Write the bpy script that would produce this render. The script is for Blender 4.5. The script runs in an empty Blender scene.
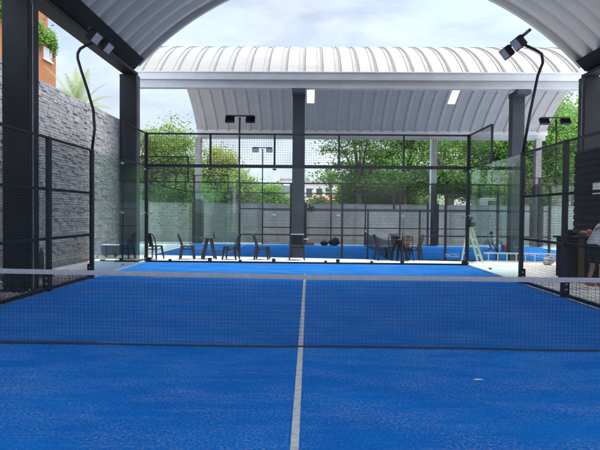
import bpy, bmesh, math, random
from mathutils import Vector, Matrix
import numpy as np
R = math.radians
random.seed(7)
rng = np.random.default_rng(7)
scene = bpy.context.scene
col = scene.collection

# ------------------------------------------------------------------ helpers
class MB:
    """collects simple shapes into ONE mesh"""
    def __init__(s):
        s.v = []; s.f = []; s.t = []
    def add(s, vs, fs, tint=None):
        o = len(s.v)
        s.v += [tuple(v) for v in vs]
        s.f += [tuple(i + o for i in f) for f in fs]
        if tint is not None:
            s.t += [tint] * len(fs)
        return s
    def box(s, c, d, rot=None, tint=None, taper=1.0):
        x, y, z = d[0] / 2, d[1] / 2, d[2] / 2
        vs = []
        for k, (a, b, e) in enumerate([(-1, -1, -1), (1, -1, -1), (1, 1, -1), (-1, 1, -1), (-1, -1, 1), (1, -1, 1), (1, 1, 1), (-1, 1, 1)]):
            q = taper if e > 0 else 1.0
            v = Vector((a * x * q, b * y * q, e * z))
            if rot is not None:
                v = rot @ v
            vs.append(v + Vector(c))
        return s.add(vs, [(0, 3, 2, 1), (4, 5, 6, 7), (0, 1, 5, 4), (1, 2, 6, 5), (2, 3, 7, 6), (3, 0, 4, 7)], tint)
    def span(s, a, b, tint=None):
        return s.box([(a[i] + b[i]) / 2 for i in range(3)], [abs(b[i] - a[i]) for i in range(3)], None, tint)
    def bar(s, p0, p1, w, h=None, w1=None, up=(0, 0, 1)):
        p0, p1 = Vector(p0), Vector(p1); h = h or w; w1 = w1 or w
        d = (p1 - p0).normalized(); u = Vector(up)
        if abs(d.dot(u)) > .95: u = Vector((0, 1, 0))
        a = d.cross(u).normalized(); b = a.cross(d)
        vs = []
        for p, q in ((p0, 1), (p1, w1 / w)):
            for i, j in ((-1, -1), (1, -1), (1, 1), (-1, 1)):
                vs.append(p + a * (i * w / 2 * q) + b * (j * h / 2 * q))
        return s.add(vs, [(0, 3, 2, 1), (4, 5, 6, 7), (0, 1, 5, 4), (1, 2, 6, 5), (2, 3, 7, 6), (3, 0, 4, 7)])
    def tube(s, pts, r, n=8, cap=True):
        pts = [Vector(p) for p in pts]
        rs = r if isinstance(r, (list, tuple)) else [r] * len(pts)
        vs = []; fs = []
        a = None
        for i, p in enumerate(pts):
            d = (pts[min(i + 1, len(pts) - 1)] - pts[max(i - 1, 0)]).normalized()
            if a is None:
                u = Vector((0, 0, 1)) if abs(d.z) < .9 else Vector((1, 0, 0))
                a = d.cross(u).normalized()
            else:
                a = (a - d * a.dot(d)).normalized()
            b = d.cross(a)
            for k in range(n):
                t = 2 * math.pi * k / n
                vs.append(p + (a * math.cos(t) + b * math.sin(t)) * rs[i])
        for i in range(len(pts) - 1):
            for k in range(n):
                k2 = (k + 1) % n
                fs.append((i * n + k, i * n + k2, (i + 1) * n + k2, (i + 1) * n + k))
        if cap:
            fs.append(tuple(range(n - 1, -1, -1)))
            fs.append(tuple(range((len(pts) - 1) * n, len(pts) * n)))
        return s.add(vs, fs)
    def lathe(s, prof, c=(0, 0, 0), n=20):
        vs = []; fs = []
        for r_, z in prof:
            for k in range(n):
                t = 2 * math.pi * k / n
                vs.append((c[0] + r_ * math.cos(t), c[1] + r_ * math.sin(t), c[2] + z))
        for i in range(len(prof) - 1):
            for k in range(n):
                k2 = (k + 1) % n
                fs.append((i * n + k, i * n + k2, (i + 1) * n + k2, (i + 1) * n + k))
        fs.append(tuple(range(n - 1, -1, -1)))
        fs.append(tuple(range((len(prof) - 1) * n, len(prof) * n)))
        return s.add(vs, fs)
    def ball(s, c, r, n=10, m=7):
        c = Vector(c); r = (r, r, r) if not isinstance(r, (tuple, list)) else r
        vs = [c + Vector((0, 0, -r[2]))]
        for i in range(1, m):
            ph = -math.pi / 2 + math.pi * i / m
            for k in range(n):
                t = 2 * math.pi * k / n
                vs.append(c + Vector((r[0] * math.cos(ph) * math.cos(t), r[1] * math.cos(ph) * math.sin(t), r[2] * math.sin(ph))))
        vs.append(c + Vector((0, 0, r[2])))
        fs = [(0, 1 + (k + 1) % n, 1 + k) for k in range(n)]
        for i in range(m - 2):
            for k in range(n):
                fs.append((1 + i * n + k, 1 + i * n + (k + 1) % n, 1 + (i + 1) * n + (k + 1) % n, 1 + (i + 1) * n + k))
        last = len(vs) - 1; o = 1 + (m - 2) * n
        fs += [(o + k, o + (k + 1) % n, last) for k in range(n)]
        return s.add(vs, fs)
    def build(s, name, mat, parent=None, bevel=0, smooth=False, loc=None):
        me = bpy.data.meshes.new(name)
        me.from_pydata(s.v, [], s.f)
        if s.t and len(s.t) == len(s.f):
            at = me.attributes.new('tint', 'FLOAT', 'FACE')
            at.data.foreach_set('value', s.t)
        o = bpy.data.objects.new(name, me); col.objects.link(o)
        if mat: me.materials.append(mat)
        if parent is not None: o.parent = parent
        if loc: o.location = loc
        if smooth:
            for p in me.polygons: p.use_smooth = True
        if bevel:
            m = o.modifiers.new('Bevel', 'BEVEL'); m.width = bevel; m.segments = 2; m.limit_method = 'ANGLE'; m.angle_limit = R(40)
        return o

def tag(o, label, cat, group=None):
    o['label'] = label; o['category'] = cat
    if group: o['group'] = group
    return o
def thing(name, label, cat, loc=(0, 0, 0), rz=0, group=None):
    o = bpy.data.objects.new(name, None); col.objects.link(o)
    o.empty_display_size = .2
    o.location = loc; o.rotation_euler = (0, 0, rz)
    return tag(o, label, cat, group)
def struct(o):
    o['kind'] = 'structure'; return o
def stuff(o):
    o['kind'] = 'stuff'; return o
def copy_thing(root, loc, rz, label, group=None):
    r = root.copy(); col.objects.link(r); r.location = loc; r.rotation_euler = (0, 0, rz); r['label'] = label
    if group: r['group'] = group
    for ch in list(root.children):
        c = ch.copy(); col.objects.link(c); c.parent = r
        for g in list(ch.children):
            d = g.copy(); col.objects.link(d); d.parent = c
    return r

# ------------------------------------------------------------------ materials
class NT:
    def __init__(s, name):
        s.m = bpy.data.materials.new(name); s.m.use_nodes = True
        s.n = s.m.node_tree.nodes; s.l = s.m.node_tree.links
        s.b = s.n['Principled BSDF']; s.out = s.n['Material Output']
    def new(s, t, **kw):
        n = s.n.new(t)
        for k, v in kw.items():
            if k.startswith('i_'):
                n.inputs[k[2:].replace('_', ' ')].default_value = v
            else: setattr(n, k, v)
        return n
    def link(s, a, b): s.l.new(a, b)
    def coord(s, scale=(1, 1, 1), kind='Object'):
        tc = s.new('ShaderNodeTexCoord'); mp = s.new('ShaderNodeMapping')
        mp.inputs['Scale'].default_value = scale
        s.link(tc.outputs[kind], mp.inputs['Vector']); return mp.outputs['Vector']
    def noise(s, vec, scale, detail=4, rough=.55):
        n = s.new('ShaderNodeTexNoise'); n.inputs['Scale'].default_value = scale
        n.inputs['Detail'].default_value = detail; n.inputs['Roughness'].default_value = rough
        s.link(vec, n.inputs['Vector']); return n.outputs['Fac']
    def ramp(s, fac, stops):
        r = s.new('ShaderNodeValToRGB'); e = r.color_ramp.elements
        while len(e) < len(stops): e.new(.5)
        for k, (p, c) in enumerate(stops):
            e[k].position = p; e[k].color = (c, c, c, 1) if isinstance(c, (int, float)) else (*c, 1)
        s.link(fac, r.inputs['Fac']); return r.outputs['Color']
    def mix(s, fac, a, b, mode='MIX'):
        m = s.new('ShaderNodeMix', data_type='RGBA', blend_type=mode)
        for sock, v in ((m.inputs[0], fac), (m.inputs[6], a), (m.inputs[7], b)):
            if isinstance(v, bpy.types.NodeSocket): s.link(v, sock)
            elif isinstance(v, (int, float)): sock.default_value = v
            else: sock.default_value = (*v, 1)
        return m.outputs[2]
    def math(s, op, a, b=None):
        m = s.new('ShaderNodeMath', operation=op)
        for i, v in enumerate((a, b)):
            if v is None: continue
            if isinstance(v, bpy.types.NodeSocket): s.link(v, m.inputs[i])
            else: m.inputs[i].default_value = v
        return m.outputs[0]
    def bump(s, h, strength, dist=.01):
        b = s.new('ShaderNodeBump'); b.inputs['Strength'].default_value = strength; b.inputs['Distance'].default_value = dist
        s.link(h, b.inputs['Height']); s.link(b.outputs['Normal'], s.b.inputs['Normal'])
    def base(s, c):
        if isinstance(c, bpy.types.NodeSocket): s.link(c, s.b.inputs['Base Color'])
        else: s.b.inputs['Base Color'].default_value = (*c, 1)
    def set(s, rough=.6, metal=0, spec=.5):
        s.b.inputs['Roughness'].default_value = rough; s.b.inputs['Metallic'].default_value = metal
        s.b.inputs['Specular IOR Level'].default_value = spec

def lerp(c, k): return tuple(min(1, x * k) for x in c)
def pm(name, c, rough=.6, metal=0, var=.18, scale=3, spec=.5, bump=0, bscale=60, stretch=(1, 1, 1)):
    t = NT(name); v = t.coord(stretch)
    f = t.ramp(t.noise(v, scale, 6, .6), [(.3, 0.0), (.7, 1.0)])
    t.base(t.mix(f, lerp(c, 1 - var), lerp(c, 1 + var)))
    t.set(rough, metal, spec)
    if bump: t.bump(t.noise(v, bscale, 4), bump, .01)
    return t.m

def turf(name, sand=1.0, gain=1.0):
    t = NT(name); v = t.coord((1, 1, 1))
    base = t.mix(t.ramp(t.noise(t.coord((.7, 1.5, 1)), .8, 6, .68), [(.36, 0.), (.64, 1.)]), lerp((.0, .215, .80), gain), lerp((.0, .29, .95), gain))
    blotch = t.ramp(t.noise(t.coord((.8, 1.6, 1)), 1.3, 6, .68), [(.44, 0.), (.68, 1.)])
    streak = t.ramp(t.noise(t.coord((.45, 4.5, 1)), 1.5, 7, .72), [(.50, 0.), (.68, 1.)])
    grain = t.ramp(t.noise(v, 42, 3, .85), [(.50, 0.), (.60, 1.)])
    grain2 = t.ramp(t.noise(v, 16, 5, .8), [(.48, 0.), (.66, 1.)])
    m1 = t.math('MULTIPLY', t.math('ADD', t.math('MULTIPLY', blotch, .8), .16), grain)
    m2 = t.math('MULTIPLY', streak, t.math('ADD', t.math('MULTIPLY', grain2, .8), .1))
    m = t.math('MINIMUM', t.math('ADD', t.math('MULTIPLY', m1, .95 * sand), t.math('MULTIPLY', m2, .6 * sand)), .8)
    fib = t.noise(v, 130, 3, .8)
    fr = t.ramp(fib, [(.38, 0.), (.62, 1.)])
    base = t.mix(fr, t.mix(.42, base, (0, .04, .26)), t.mix(.15, base, (.01, .36, .95)))
    t.base(t.mix(m, base, (.36, .52, .86)))
    t.set(.85, 0, .06)
    t.bump(t.math('ADD', fib, t.math('MULTIPLY', grain, .6)), .9, .008)
    return t.m

def glass(name, tint, refl=.06, ):
    t = NT(name); t.n.remove(t.b)
    tr = t.new('ShaderNodeBsdfTransparent'); tr.inputs['Color'].default_value = (*tint, 1)
    gl = t.new('ShaderNodeBsdfGlossy'); gl.inputs['Roughness'].default_value = .01
    gl.inputs['Color'].default_value = (.9, .95, .95, 1)
    lw = t.new('ShaderNodeFresnel'); lw.inputs['IOR'].default_value = 1.18
    f = t.math('MINIMUM', t.math('ADD', t.math('MULTIPLY', lw.outputs['Fac'], .24), refl), 1.0)
    df = t.new('ShaderNodeBsdfDiffuse'); df.inputs['Color'].default_value = (.62, .72, .70, 1)
    m0 = t.new('ShaderNodeMixShader')
    dust = t.math('MULTIPLY', t.ramp(t.noise(t.coord((1, 1, 1)), 1.7, 6, .65), [(.3, .3), (.8, 1.)]), refl * .9)
    t.link(dust, m0.inputs['Fac']); t.link(tr.outputs[0], m0.inputs[1]); t.link(df.outputs[0], m0.inputs[2])
    mx = t.new('ShaderNodeMixShader'); t.link(f, mx.inputs['Fac'])
    t.link(m0.outputs[0], mx.inputs[1]); t.link(gl.outputs[0], mx.inputs[2]); t.link(mx.outputs[0], t.out.inputs['Surface'])
    return t.m

def leaf(name, c, var=.5, trans=.45):
    t = NT(name)
    a = t.new('ShaderNodeAttribute'); a.attribute_name = 'tint'
    v = t.coord((1, 1, 1)); f = t.noise(v, .9, 3)
    f = t.math('ADD', t.math('MULTIPLY', a.outputs['Fac'], .65), t.math('MULTIPLY', f, .5))
    colr = t.ramp(f, [(.12, lerp(c, .38)), (.55, c), (.95, (min(1, c[0] * 1.8), min(1, c[1] * 1.6), c[2] * 1.3))])
    t.base(colr); t.set(.7, 0, .12)
    tl = t.new('ShaderNodeBsdfTranslucent'); t.link(t.mix(.3, colr, (.15, .28, .03)), tl.inputs['Color'])
    mx = t.new('ShaderNodeMixShader'); mx.inputs['Fac'].default_value = trans
    t.link(t.b.outputs[0], mx.inputs[1]); t.link(tl.outputs[0], mx.inputs[2]); t.link(mx.outputs[0], t.out.inputs['Surface'])
    return t.m

def stone_mat():
    t = NT('ledge_stone'); a = t.new('ShaderNodeAttribute'); a.attribute_name = 'tint'
    v = t.coord((1, 1, 1))
    c = t.ramp(a.outputs['Fac'], [(0., (.225, .232, .245)), (.5, (.315, .323, .335)), (1., (.41, .42, .43))])
    n = t.ramp(t.noise(v, 9, 6, .7), [(.3, 0.), (.7, 1.)])
    t.base(t.mix(t.math('MULTIPLY', n, .5), c, (.30, .30, .31))); t.set(.85, 0, .3)
    t.bump(t.noise(v, 28, 5, .7), .7, .03)
    return t.m

def block_mat():
    t = NT('concrete_block'); v = t.coord((1, 1, 1))
    # wall faces run along x: map (x,z) to brick plane
    sx = t.new('ShaderNodeSeparateXYZ'); cx = t.new('ShaderNodeCombineXYZ'); t.link(v, sx.inputs[0])
    t.link(sx.outputs['X'], cx.inputs['X']); t.link(sx.outputs['Z'], cx.inputs['Y'])
    b = t.new('ShaderNodeTexBrick'); b.inputs['Scale'].default_value = 1; b.inputs['Brick Width'].default_value = .4
    b.inputs['Row Height'].default_value = .2; b.inputs['Mortar Size'].default_value = .012; b.inputs['Bias'].default_value = 0
    b.inputs['Color1'].default_value = (.44, .44, .43, 1); b.inputs['Color2'].default_value = (.53, .52, .50, 1); b.inputs['Mortar'].default_value = (.31, .31, .305, 1)
    t.link(cx.outputs[0], b.inputs['Vector'])
    st = t.ramp(t.noise(t.coord((1, 1, .25)), 1.3, 6, .65), [(.35, 0.), (.75, 1.)])
    t.base(t.mix(t.math('MULTIPLY', st, .6), b.outputs['Color'], (.20, .195, .185))); t.set(.9, 0, .2)
    t.bump(b.outputs['Fac'], .3, -.01)
    return t.m

def metal_sheet(name, c, dirt):
    t = NT(name); v = t.coord((1, 1, 1))
    f = t.ramp(t.noise(t.coord((.6, 2.2, 1)), 1.1, 6, .65), [(.35, 0.), (.8, 1.)])
    t.base(t.mix(t.math('MULTIPLY', f, .55), c, dirt)); t.set(.6, .0, .12)
    t.bump(t.noise(v, 2.2, 3), .15, .03)
    return t.m

M = {}
M['turf'] = turf('blue_turf'); M['turf2'] = turf('blue_turf_brightened', .6, 1.15)  # second court: same turf, colour raised for the stronger light there
M['line'] = pm('dirty_white_line', (.68, .68, .66), .8, var=.25, scale=14)
M['concrete'] = pm('pale_concrete', (.78, .77, .74), .85, var=.12, scale=1.5, bump=.25, bscale=30)
M['walk'] = pm('white_walk', (.74, .73, .70), .8, var=.08, scale=1.2, bump=.2, bscale=40)
M['greyfloor'] = pm('grey_floor', (.25, .26, .28), .8, var=.2, scale=2, bump=.3, bscale=40)
M['earth'] = pm('earth', (.17, .14, .10), .95, var=.3, scale=.5, bump=.5, bscale=8)
M['gravel_bed'] = pm('gravel_bed', (.20, .19, .175), .95, var=.5, scale=24, bump=1, bscale=40)
M['gravel'] = pm('gravel_stones', (.30, .285, .26), .9, var=.35, scale=9)
M['kerb'] = pm('kerb', (.46, .43, .38), .85, var=.2, scale=4, bump=.3)
M['black'] = pm('black_powder_coat', (.011, .012, .015), .42, var=.2, scale=6, spec=.4)
M['wire'] = pm('black_wire', (.03, .033, .038), .5, .0, var=.15, spec=.4)
M['netcord'] = pm('net_cord', (.024, .028, .045), .8, var=.2)
M['tape'] = pm('grey_tape', (.30, .30, .315), .8, var=.14, scale=22, bump=.2, bscale=120)
M['steel_dark'] = pm('dark_steel', (.010, .012, .016), .6, var=.35, scale=1.6, spec=.22, bump=.08, bscale=30)
M['steel_web'] = pm('steel_web', (.036, .040, .047), .6, var=.35, scale=1.4, spec=.25)
M['steel_blue'] = pm('blue_grey_steel', (.032, .039, .052), .55, var=.25, scale=1.2)
M['roof'] = metal_sheet('white_roof_sheet', (.175, .174, .168), (.130, .130, .126))  # outer face of the sheet, colour darkened against the strong light on it
M['roof_in'] = metal_sheet('galvanised_sheet', (.50, .505, .50), (.37, .375, .37))
M['roof_under_lightened'] = metal_sheet('roof_under_lightened', (.33, .335, .34), (.25, .255, .26))  # underside of the same sheet, colour lightened to make up for its shade
M['gutter'] = pm('gutter_grey', (.50, .51, .52), .5, var=.1, scale=1.5)
M['gutter_low'] = pm('gutter_low', (.42, .43, .445), .5, var=.1, scale=1.5)
M['stone'] = stone_mat()
M['block'] = block_mat()
M['cap'] = pm('wall_cap', (.30, .295, .28), .9, var=.2, scale=2)
M['glass'] = glass('clear_glass', (.965, .985, .98), .004)
M['glass_side'] = glass('side_glass', (.88, .95, .925), .016); M['glass_tint'] = glass('green_glass', (.84, .895, .875), .03)
M['clamp'] = pm('steel_clamp', (.42, .43, .44), .35, .7, var=.1)
M['alu'] = pm('aluminium', (.62, .63, .63), .4, .35, var=.1)
M['ladder'] = pm('pale_green_ladder', (.62, .68, .56), .5, var=.12, scale=6)
M['chair'] = pm('gunmetal', (.012, .013, .017), .4, .0, var=.25, scale=8)
M['chair_top'] = pm('worn_seat', (.028, .03, .035), .35, .0, var=.3, scale=12)
M['orange_wood'] = pm('orange_wood', (.22, .085, .025), .5, var=.25, scale=9)
M['wood'] = pm('brown_wood', (.13, .075, .03), .6, var=.3, scale=5, stretch=(6, 6, 1))
M['orange'] = pm('orange_render', (.26, .10, .04), .85, var=.12, scale=1.2, bump=.2, bscale=18)
M['pane_dark'] = pm('dark_pane', (.05, .06, .075), .08, var=.2, spec=.8)
M['pane_grey'] = pm('grey_pane', (.38, .40, .43), .2, var=.15, spec=.6)
M['white'] = pm('white_paint', (.72, .72, .70), .6, var=.1, scale=2)
M['cream'] = pm('cream_render', (.58, .52, .42), .85, var=.12, scale=1.5)
M['pinkish'] = pm('pinkish_render', (.55, .47, .42), .85, var=.15, scale=1.2)
M['blue_roof'] = pm('blue_grey_roof', (.19, .23, .33), .6, var=.2)
M['tile_roof'] = pm('pale_roof', (.62, .58, .48), .8, var=.15, scale=5)
M['red'] = pm('crimson_cloth', (.42, .02, .07), .7, var=.2)
M['rust'] = pm('terracotta', (.30, .11, .07), .8, var=.25)
M['blackcloth'] = pm('black_cloth', (.012, .012, .014), .9, var=.3, scale=8, bump=.4, bscale=30)
M['pink'] = pm('pink_cloth', (.38, .17, .16), .9, var=.3, scale=14, bump=.5, bscale=20)
M['darkgreen'] = pm('dark_green_plastic', (.012, .03, .016), .5, var=.2)
M['skin'] = pm('skin', (.36, .19, .125), .55, var=.12, scale=10)
M['shirt'] = pm('light_grey_shirt', (.68, .70, .74), .9, var=.1, scale=6, bump=.3, bscale=18)
M['shorts'] = pm('navy_shorts', (.014, .016, .025), .9, var=.25, scale=6, bump=.3, bscale=18)
M['hair'] = pm('dark_hair', (.012, .01, .009), .6, var=.3, scale=30)
M['shoe'] = pm('red_shoe', (.34, .07, .06), .7, var=.35, scale=14)
M['sole'] = pm('white_sole', (.6, .6, .6), .7)
M['bark'] = pm('bark', (.085, .065, .05), .9, var=.4, scale=6, bump=.8, bscale=20)
M['palebark'] = pm('pale_bark', (.22, .19, .16), .9, var=.35, scale=5, bump=.6, bscale=20)
M['cactus'] = pm('cactus_green', (.045, .075, .04), .7, var=.4, scale=5)
M['leaf_bright'] = leaf('leaf_bright', (.115, .235, .06))
M['leaf_yellow'] = leaf('leaf_yellow', (.14, .225, .072))
M['leaf_mid'] = leaf('leaf_mid', (.105, .225, .058))
M['leaf_dark'] = leaf('leaf_dark', (.06, .12, .042))
M['leaf_dry'] = leaf('leaf_dry', (.19, .23, .075))
M['leaf_pale'] = leaf('leaf_pale', (.17, .22, .09))
M['lens'] = pm('lamp_glass', (.46, .48, .50), .25, var=.25, scale=40, spec=.6)
M['white_text'] = pm('white_turf_paint', (.75, .80, .85), .8, var=.1, scale=30)
M['cable'] = pm('cable', (.35, .36, .38), .6)
M['pale_bag'] = pm('pale_bag', (.45, .46, .46), .8, var=.45, scale=14)
# translucent skylight
t = NT('skylight_panel'); tl = t.new('ShaderNodeBsdfTranslucent'); tl.inputs['Color'].default_value = (.86, .86, .76, 1)
t.base((.62, .60, .42)); t.set(.4); mx = t.new('ShaderNodeMixShader'); mx.inputs['Fac'].default_value = .72
t.link(t.b.outputs[0], mx.inputs[1]); t.link(tl.outputs[0], mx.inputs[2]); t.link(mx.outputs[0], t.out.inputs['Surface'])
M['skylight'] = t.m

# ------------------------------------------------------------------ ground, courts
CX2 = 3.38                      # centre of the second court
Z2 = -.27                       # the second court lies a step lower
m = MB(); m.span((-1500, -1500, -1.2), (1500, 3000, Z2 - .06)); struct(m.build('ground', M['earth']))
m = MB(); m.span((-5, -10, -.25), (5, 10, 0)); struct(m.build('court', M['turf']))
def flat(x0, y0, x1, y1, z): return MB().add([(x0, y0, z), (x1, y0, z), (x1, y1, z), (x0, y1, z)], [(0, 1, 2, 3)])
m = flat(-.029, -7.2, .029, 7.2, .004)
for s in (-1, 1):
    m.add([(-4.97, 6.925 * s - .025, .004), (-.029, 6.925 * s - .025, .004), (-.029, 6.925 * s + .025, .004), (-4.97, 6.925 * s + .025, .004)], [(0, 1, 2, 3)])
    m.add([(.029, 6.925 * s - .025, .004), (4.97, 6.925 * s - .025, .004), (4.97, 6.925 * s + .025, .004), (.029, 6.925 * s + .025, .004)], [(0, 1, 2, 3)])
struct(m.build('court_lines', M['line']))
def slab(name, pts, z0, z1, mat):
    n = len(pts); vs = [(x, y, z0) for x, y in pts] + [(x, y, z1) for x, y in pts]
    fs = [tuple(range(n - 1, -1, -1)), tuple(range(n, 2 * n))] + [(i, (i + 1) % n, n + (i + 1) % n, n + i) for i in range(n)]
    return struct(MB().add(vs, fs).build(name, mat))
slab('walkway', [(-6.9, 10.03), (5.02, 10.03), (16, 10.03), (16, 10.55), (9, 11.15), (4.9, 11.45), (-3.2, 12.45), (-6.9, 12.8)], -.3, -.002, M['walk'])
slab('pavement', [(5.02, -14), (16, -14), (16, 10.02), (5.02, 10.02)], -.3, -.006, M['concrete'])
slab('lower_pavement', [(-6.9, 12.82), (-3.2, 12.47), (4.9, 11.47), (9, 11.17), (16, 10.57), (20, 10.57), (20, 13.9), (-6.9, 13.9)], -.33, Z2 - .004, M['concrete'])
slab('side_path', [(-6.98, 6.6), (-5.03, 6.6), (-5.03, 10.02), (-6.92, 10.02)], -.3, -.01, M['greyfloor'])
slab('kerb', [(-5.22, -14), (-5.04, -14), (-5.04, 6.58), (-5.22, 6.58)], -.3, .03, M['kerb'])
slab('planting_bed', [(-6.98, -14), (-5.235, -14), (-5.235, 6.58), (-6.98, 6.58)], -.3, -.03, M['gravel_bed'])
# loose stones on the bed
m = MB()
for i in range(1500):
    y = 1.5 + 5 * random.random(); r_ = random.uniform(.015, .05)
    m.ball((random.uniform(-6.9, -5.3), y, -.03 + r_ * .4), (r_, r_ * random.uniform(.7, 1.3), r_ * .7), 5, 4)
stuff(m.build('gravel', M['gravel']))

m = MB(); m.span((CX2 - 10, 14, Z2 - .05), (CX2 + 10, 24, Z2)); struct(m.build('second_court', M['turf2']))
m = flat(CX2 - 7.2, 18.975, CX2 + 7.2, 19.025, Z2 + .004)
for s in (-1, 1):
    m.add([(CX2 + 6.95 * s - .025, 14.05, Z2 + .004), (CX2 + 6.95 * s + .025, 14.05, Z2 + .004), (CX2 + 6.95 * s + .025, 18.975, Z2 + .004), (CX2 + 6.95 * s - .025, 18.975, Z2 + .004)], [(0, 1, 2, 3)])
    m.add([(CX2 + 6.95 * s - .025, 19.025, Z2 + .004), (CX2 + 6.95 * s + .025, 19.025, Z2 + .004), (CX2 + 6.95 * s + .025, 23.95, Z2 + .004), (CX2 + 6.95 * s - .025, 23.95, Z2 + .004)], [(0, 1, 2, 3)])
struct(m.build('second_court_lines', M['line']))
slab('west_bounce_slab', [(-40, 13.3), (CX2 - 10.1, 13.3), (CX2 - 10.1, 24.0), (-40, 24.0)], -.33, Z2 - .03, M['concrete'])  # pale ground added beside the second court to bounce light onto it
slab('east_bounce_slab', [(CX2 + 10.1, 13.92), (40, 13.92), (40, 24.0), (CX2 + 10.1, 24.0)], -.33, Z2 - .03, M['concrete'])  # added likewise, for bounced light from the other end
slab('far_path', [(-16, 24.02), (22, 24.02), (22, 26), (-16, 26)], -.33, Z2 - .01, M['greyfloor'])

# lettering
def text(name, body, size, loc, rot, mat, sx=1.0, depth=0.0):
    cu = bpy.data.curves.new(name, 'FONT'); cu.body = body; cu.size = size; cu.align_x = 'CENTER'; cu.align_y = 'CENTER'; cu.extrude = depth; cu.offset = .012 * size
    o = bpy.data.objects.new(name, cu); col.objects.link(o); o.location = loc; o.rotation_euler = rot; o.scale = (sx, 1, 1)
    cu.materials.append(mat); return o

# ------------------------------------------------------------------ net of the near court
def make_net(label, half, loc, rz, top, mid, sag, pitch, tape_h, wt, tilt=0, tm='tape'):
    root = thing('court_net', label, 'net', loc, rz)
    def zt(x):
        a = abs(x) / half
        return mid + (top - mid) * a - sag * (1 - (2 * a - 1) ** 2) - tilt * x / half
    m = MB(); n = 60
    def zb(x):
        return .010 + .004 * math.sin(x * 1.1) + .002 * math.sin(x * 3.7)
    xs = np.arange(-half + .05, half - .05, pitch)
    for x in xs:
        x = float(x); j = random.uniform(-.003, .003)
        y1 = .012 * math.sin(x * 1.7)
        m.bar((x + j, y1, zb(x)), (x - j, 0, zt(x) - .02), wt)
    rows = int((mid - .05) / pitch)
    for k in range(1, rows + 1):
        pts = []
        for i in range(n + 1):
            x = -half + .05 + (2 * half - .1) * i / n
            f = k * pitch / mid
            pts.append((x, .012 * math.sin(x * 1.7) * (1 - f) + .004 * math.sin(x * 3 + k), zb(x) + (zt(x) - zb(x)) * f + .003 * math.sin(x * 4 + k * 1.3)))
        for a, b in zip(pts[:-1], pts[1:]): m.bar(a, b, wt)
    m.build('net_mesh', M['netcord'], root)
    m = MB()
    for i in range(n):
        a = -half + 2 * half * i / n; b = -half + 2 * half * (i + 1) / n
        vs = []
        for x in (a, b):
            w = .003 * math.sin(x * 2.3)
            hh = tape_h * (1 + .03 * math.sin(x * 3))
            for y, z in ((-.009, -hh), (-.011, -hh * .5), (-.007, -.004), (0, 0), (.007, -.004), (.011, -hh * .5), (.009, -hh)):
                vs.append((x, y + w, zt(x) + z))
        m.add(vs, [(k, 7 + k, 8 + k, k + 1) for k in range(6)])
    m.build('tape', M[tm], root)
    m = MB(); pts = []; rs = []
    for i in range(n * 2 + 1):
        x = -half + 2 * half * i / (n * 2)
        pts.append((x, .014 * math.sin(x * 1.7), zb(x) + .004)); rs.append(.010 + (.007 if x < -2.4 else 0))
    m.tube(pts, rs, 6); m.build('bottom_band', M['netcord'], root, smooth=True)
    for s in (-1, 1):
        MB().tube([(s * (half + .03), 0, 0), (s * (half + .03), 0, top + .06)], .04, 12).build('net_post', M['black'], root)
    return root
make_net('dark mesh net with a grey top tape stretched across the near blue court', 5.0, (0, 0, 0), 0, .883, .858, 0.0, .045, .056, .0025, .022)
make_net('slack net on the court behind the back glass, seen end on', 4.9, (CX2 - .03, 19, Z2), R(90), .90, .84, .05, .06, .085, .005, 0, 'white')

# ------------------------------------------------------------------ wire fences and glass walls
def wire_grid(m, p, u, v, w, h, pitch, t):
    """grid of wires at p spanning w along u and h along v"""
    p, u, v = Vector(p), Vector(u), Vector(v)
    n = max(1, round(w / pitch)); k = max(1, round(h / pitch))
    for i in range(1, n): m.bar(p + u * (w * i / n), p + u * (w * i / n) + v * h, t)
    for j in range(1, k): m.bar(p + v * (h * j / k), p + v * (h * j / k) + u * w, t)

def side_fence(label, x, s):
    root = thing('mesh_fence', label, 'fence', (x, 0, 0))
    for y in (0.05, 2, 4, 6):
        m = MB(); m.span((-.04, y - .055, 0), (.04, y + .055, 3.03)); po = m.build('post', M['black'], root, bevel=.008)
        m = MB(); m.span((s * .045, y - .13, .0), (s * .055, y + .13, .34)); m.span((s * .045, y - .13, -.004), (s * .2, y + .13, .012))
        br = m.build('base_bracket', M['black'], po)
        for zz in (.06, .16, .26):
            MB().span((-.02, y - .125, zz - .016), (.02, y - .085, zz + .016)).build('bolt', M['clamp'], po)
    for z, h in ((.05, .06), (1.03, .05), (2.0, .05), (3.0, .045)):
        m = MB(); m.span((-.025, 0, z - h / 2), (.025, 6, z + h / 2)); m.build('rail', M['black'], root)
    for y in (0, 2, 4):
        m = MB(); wire_grid(m, (-s * .03, y + .05, .06), (0, 1, 0), (0, 0, 1), 1.9, 2.92, .05, .0042); m.build('wire_panel', M['wire'], root)
    return root
side_fence('black wire mesh fence along the left edge of the near court', -5.02, -1)
side_fence('black wire mesh fence along the right edge, in front of the person', 5.02, 1)

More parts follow.
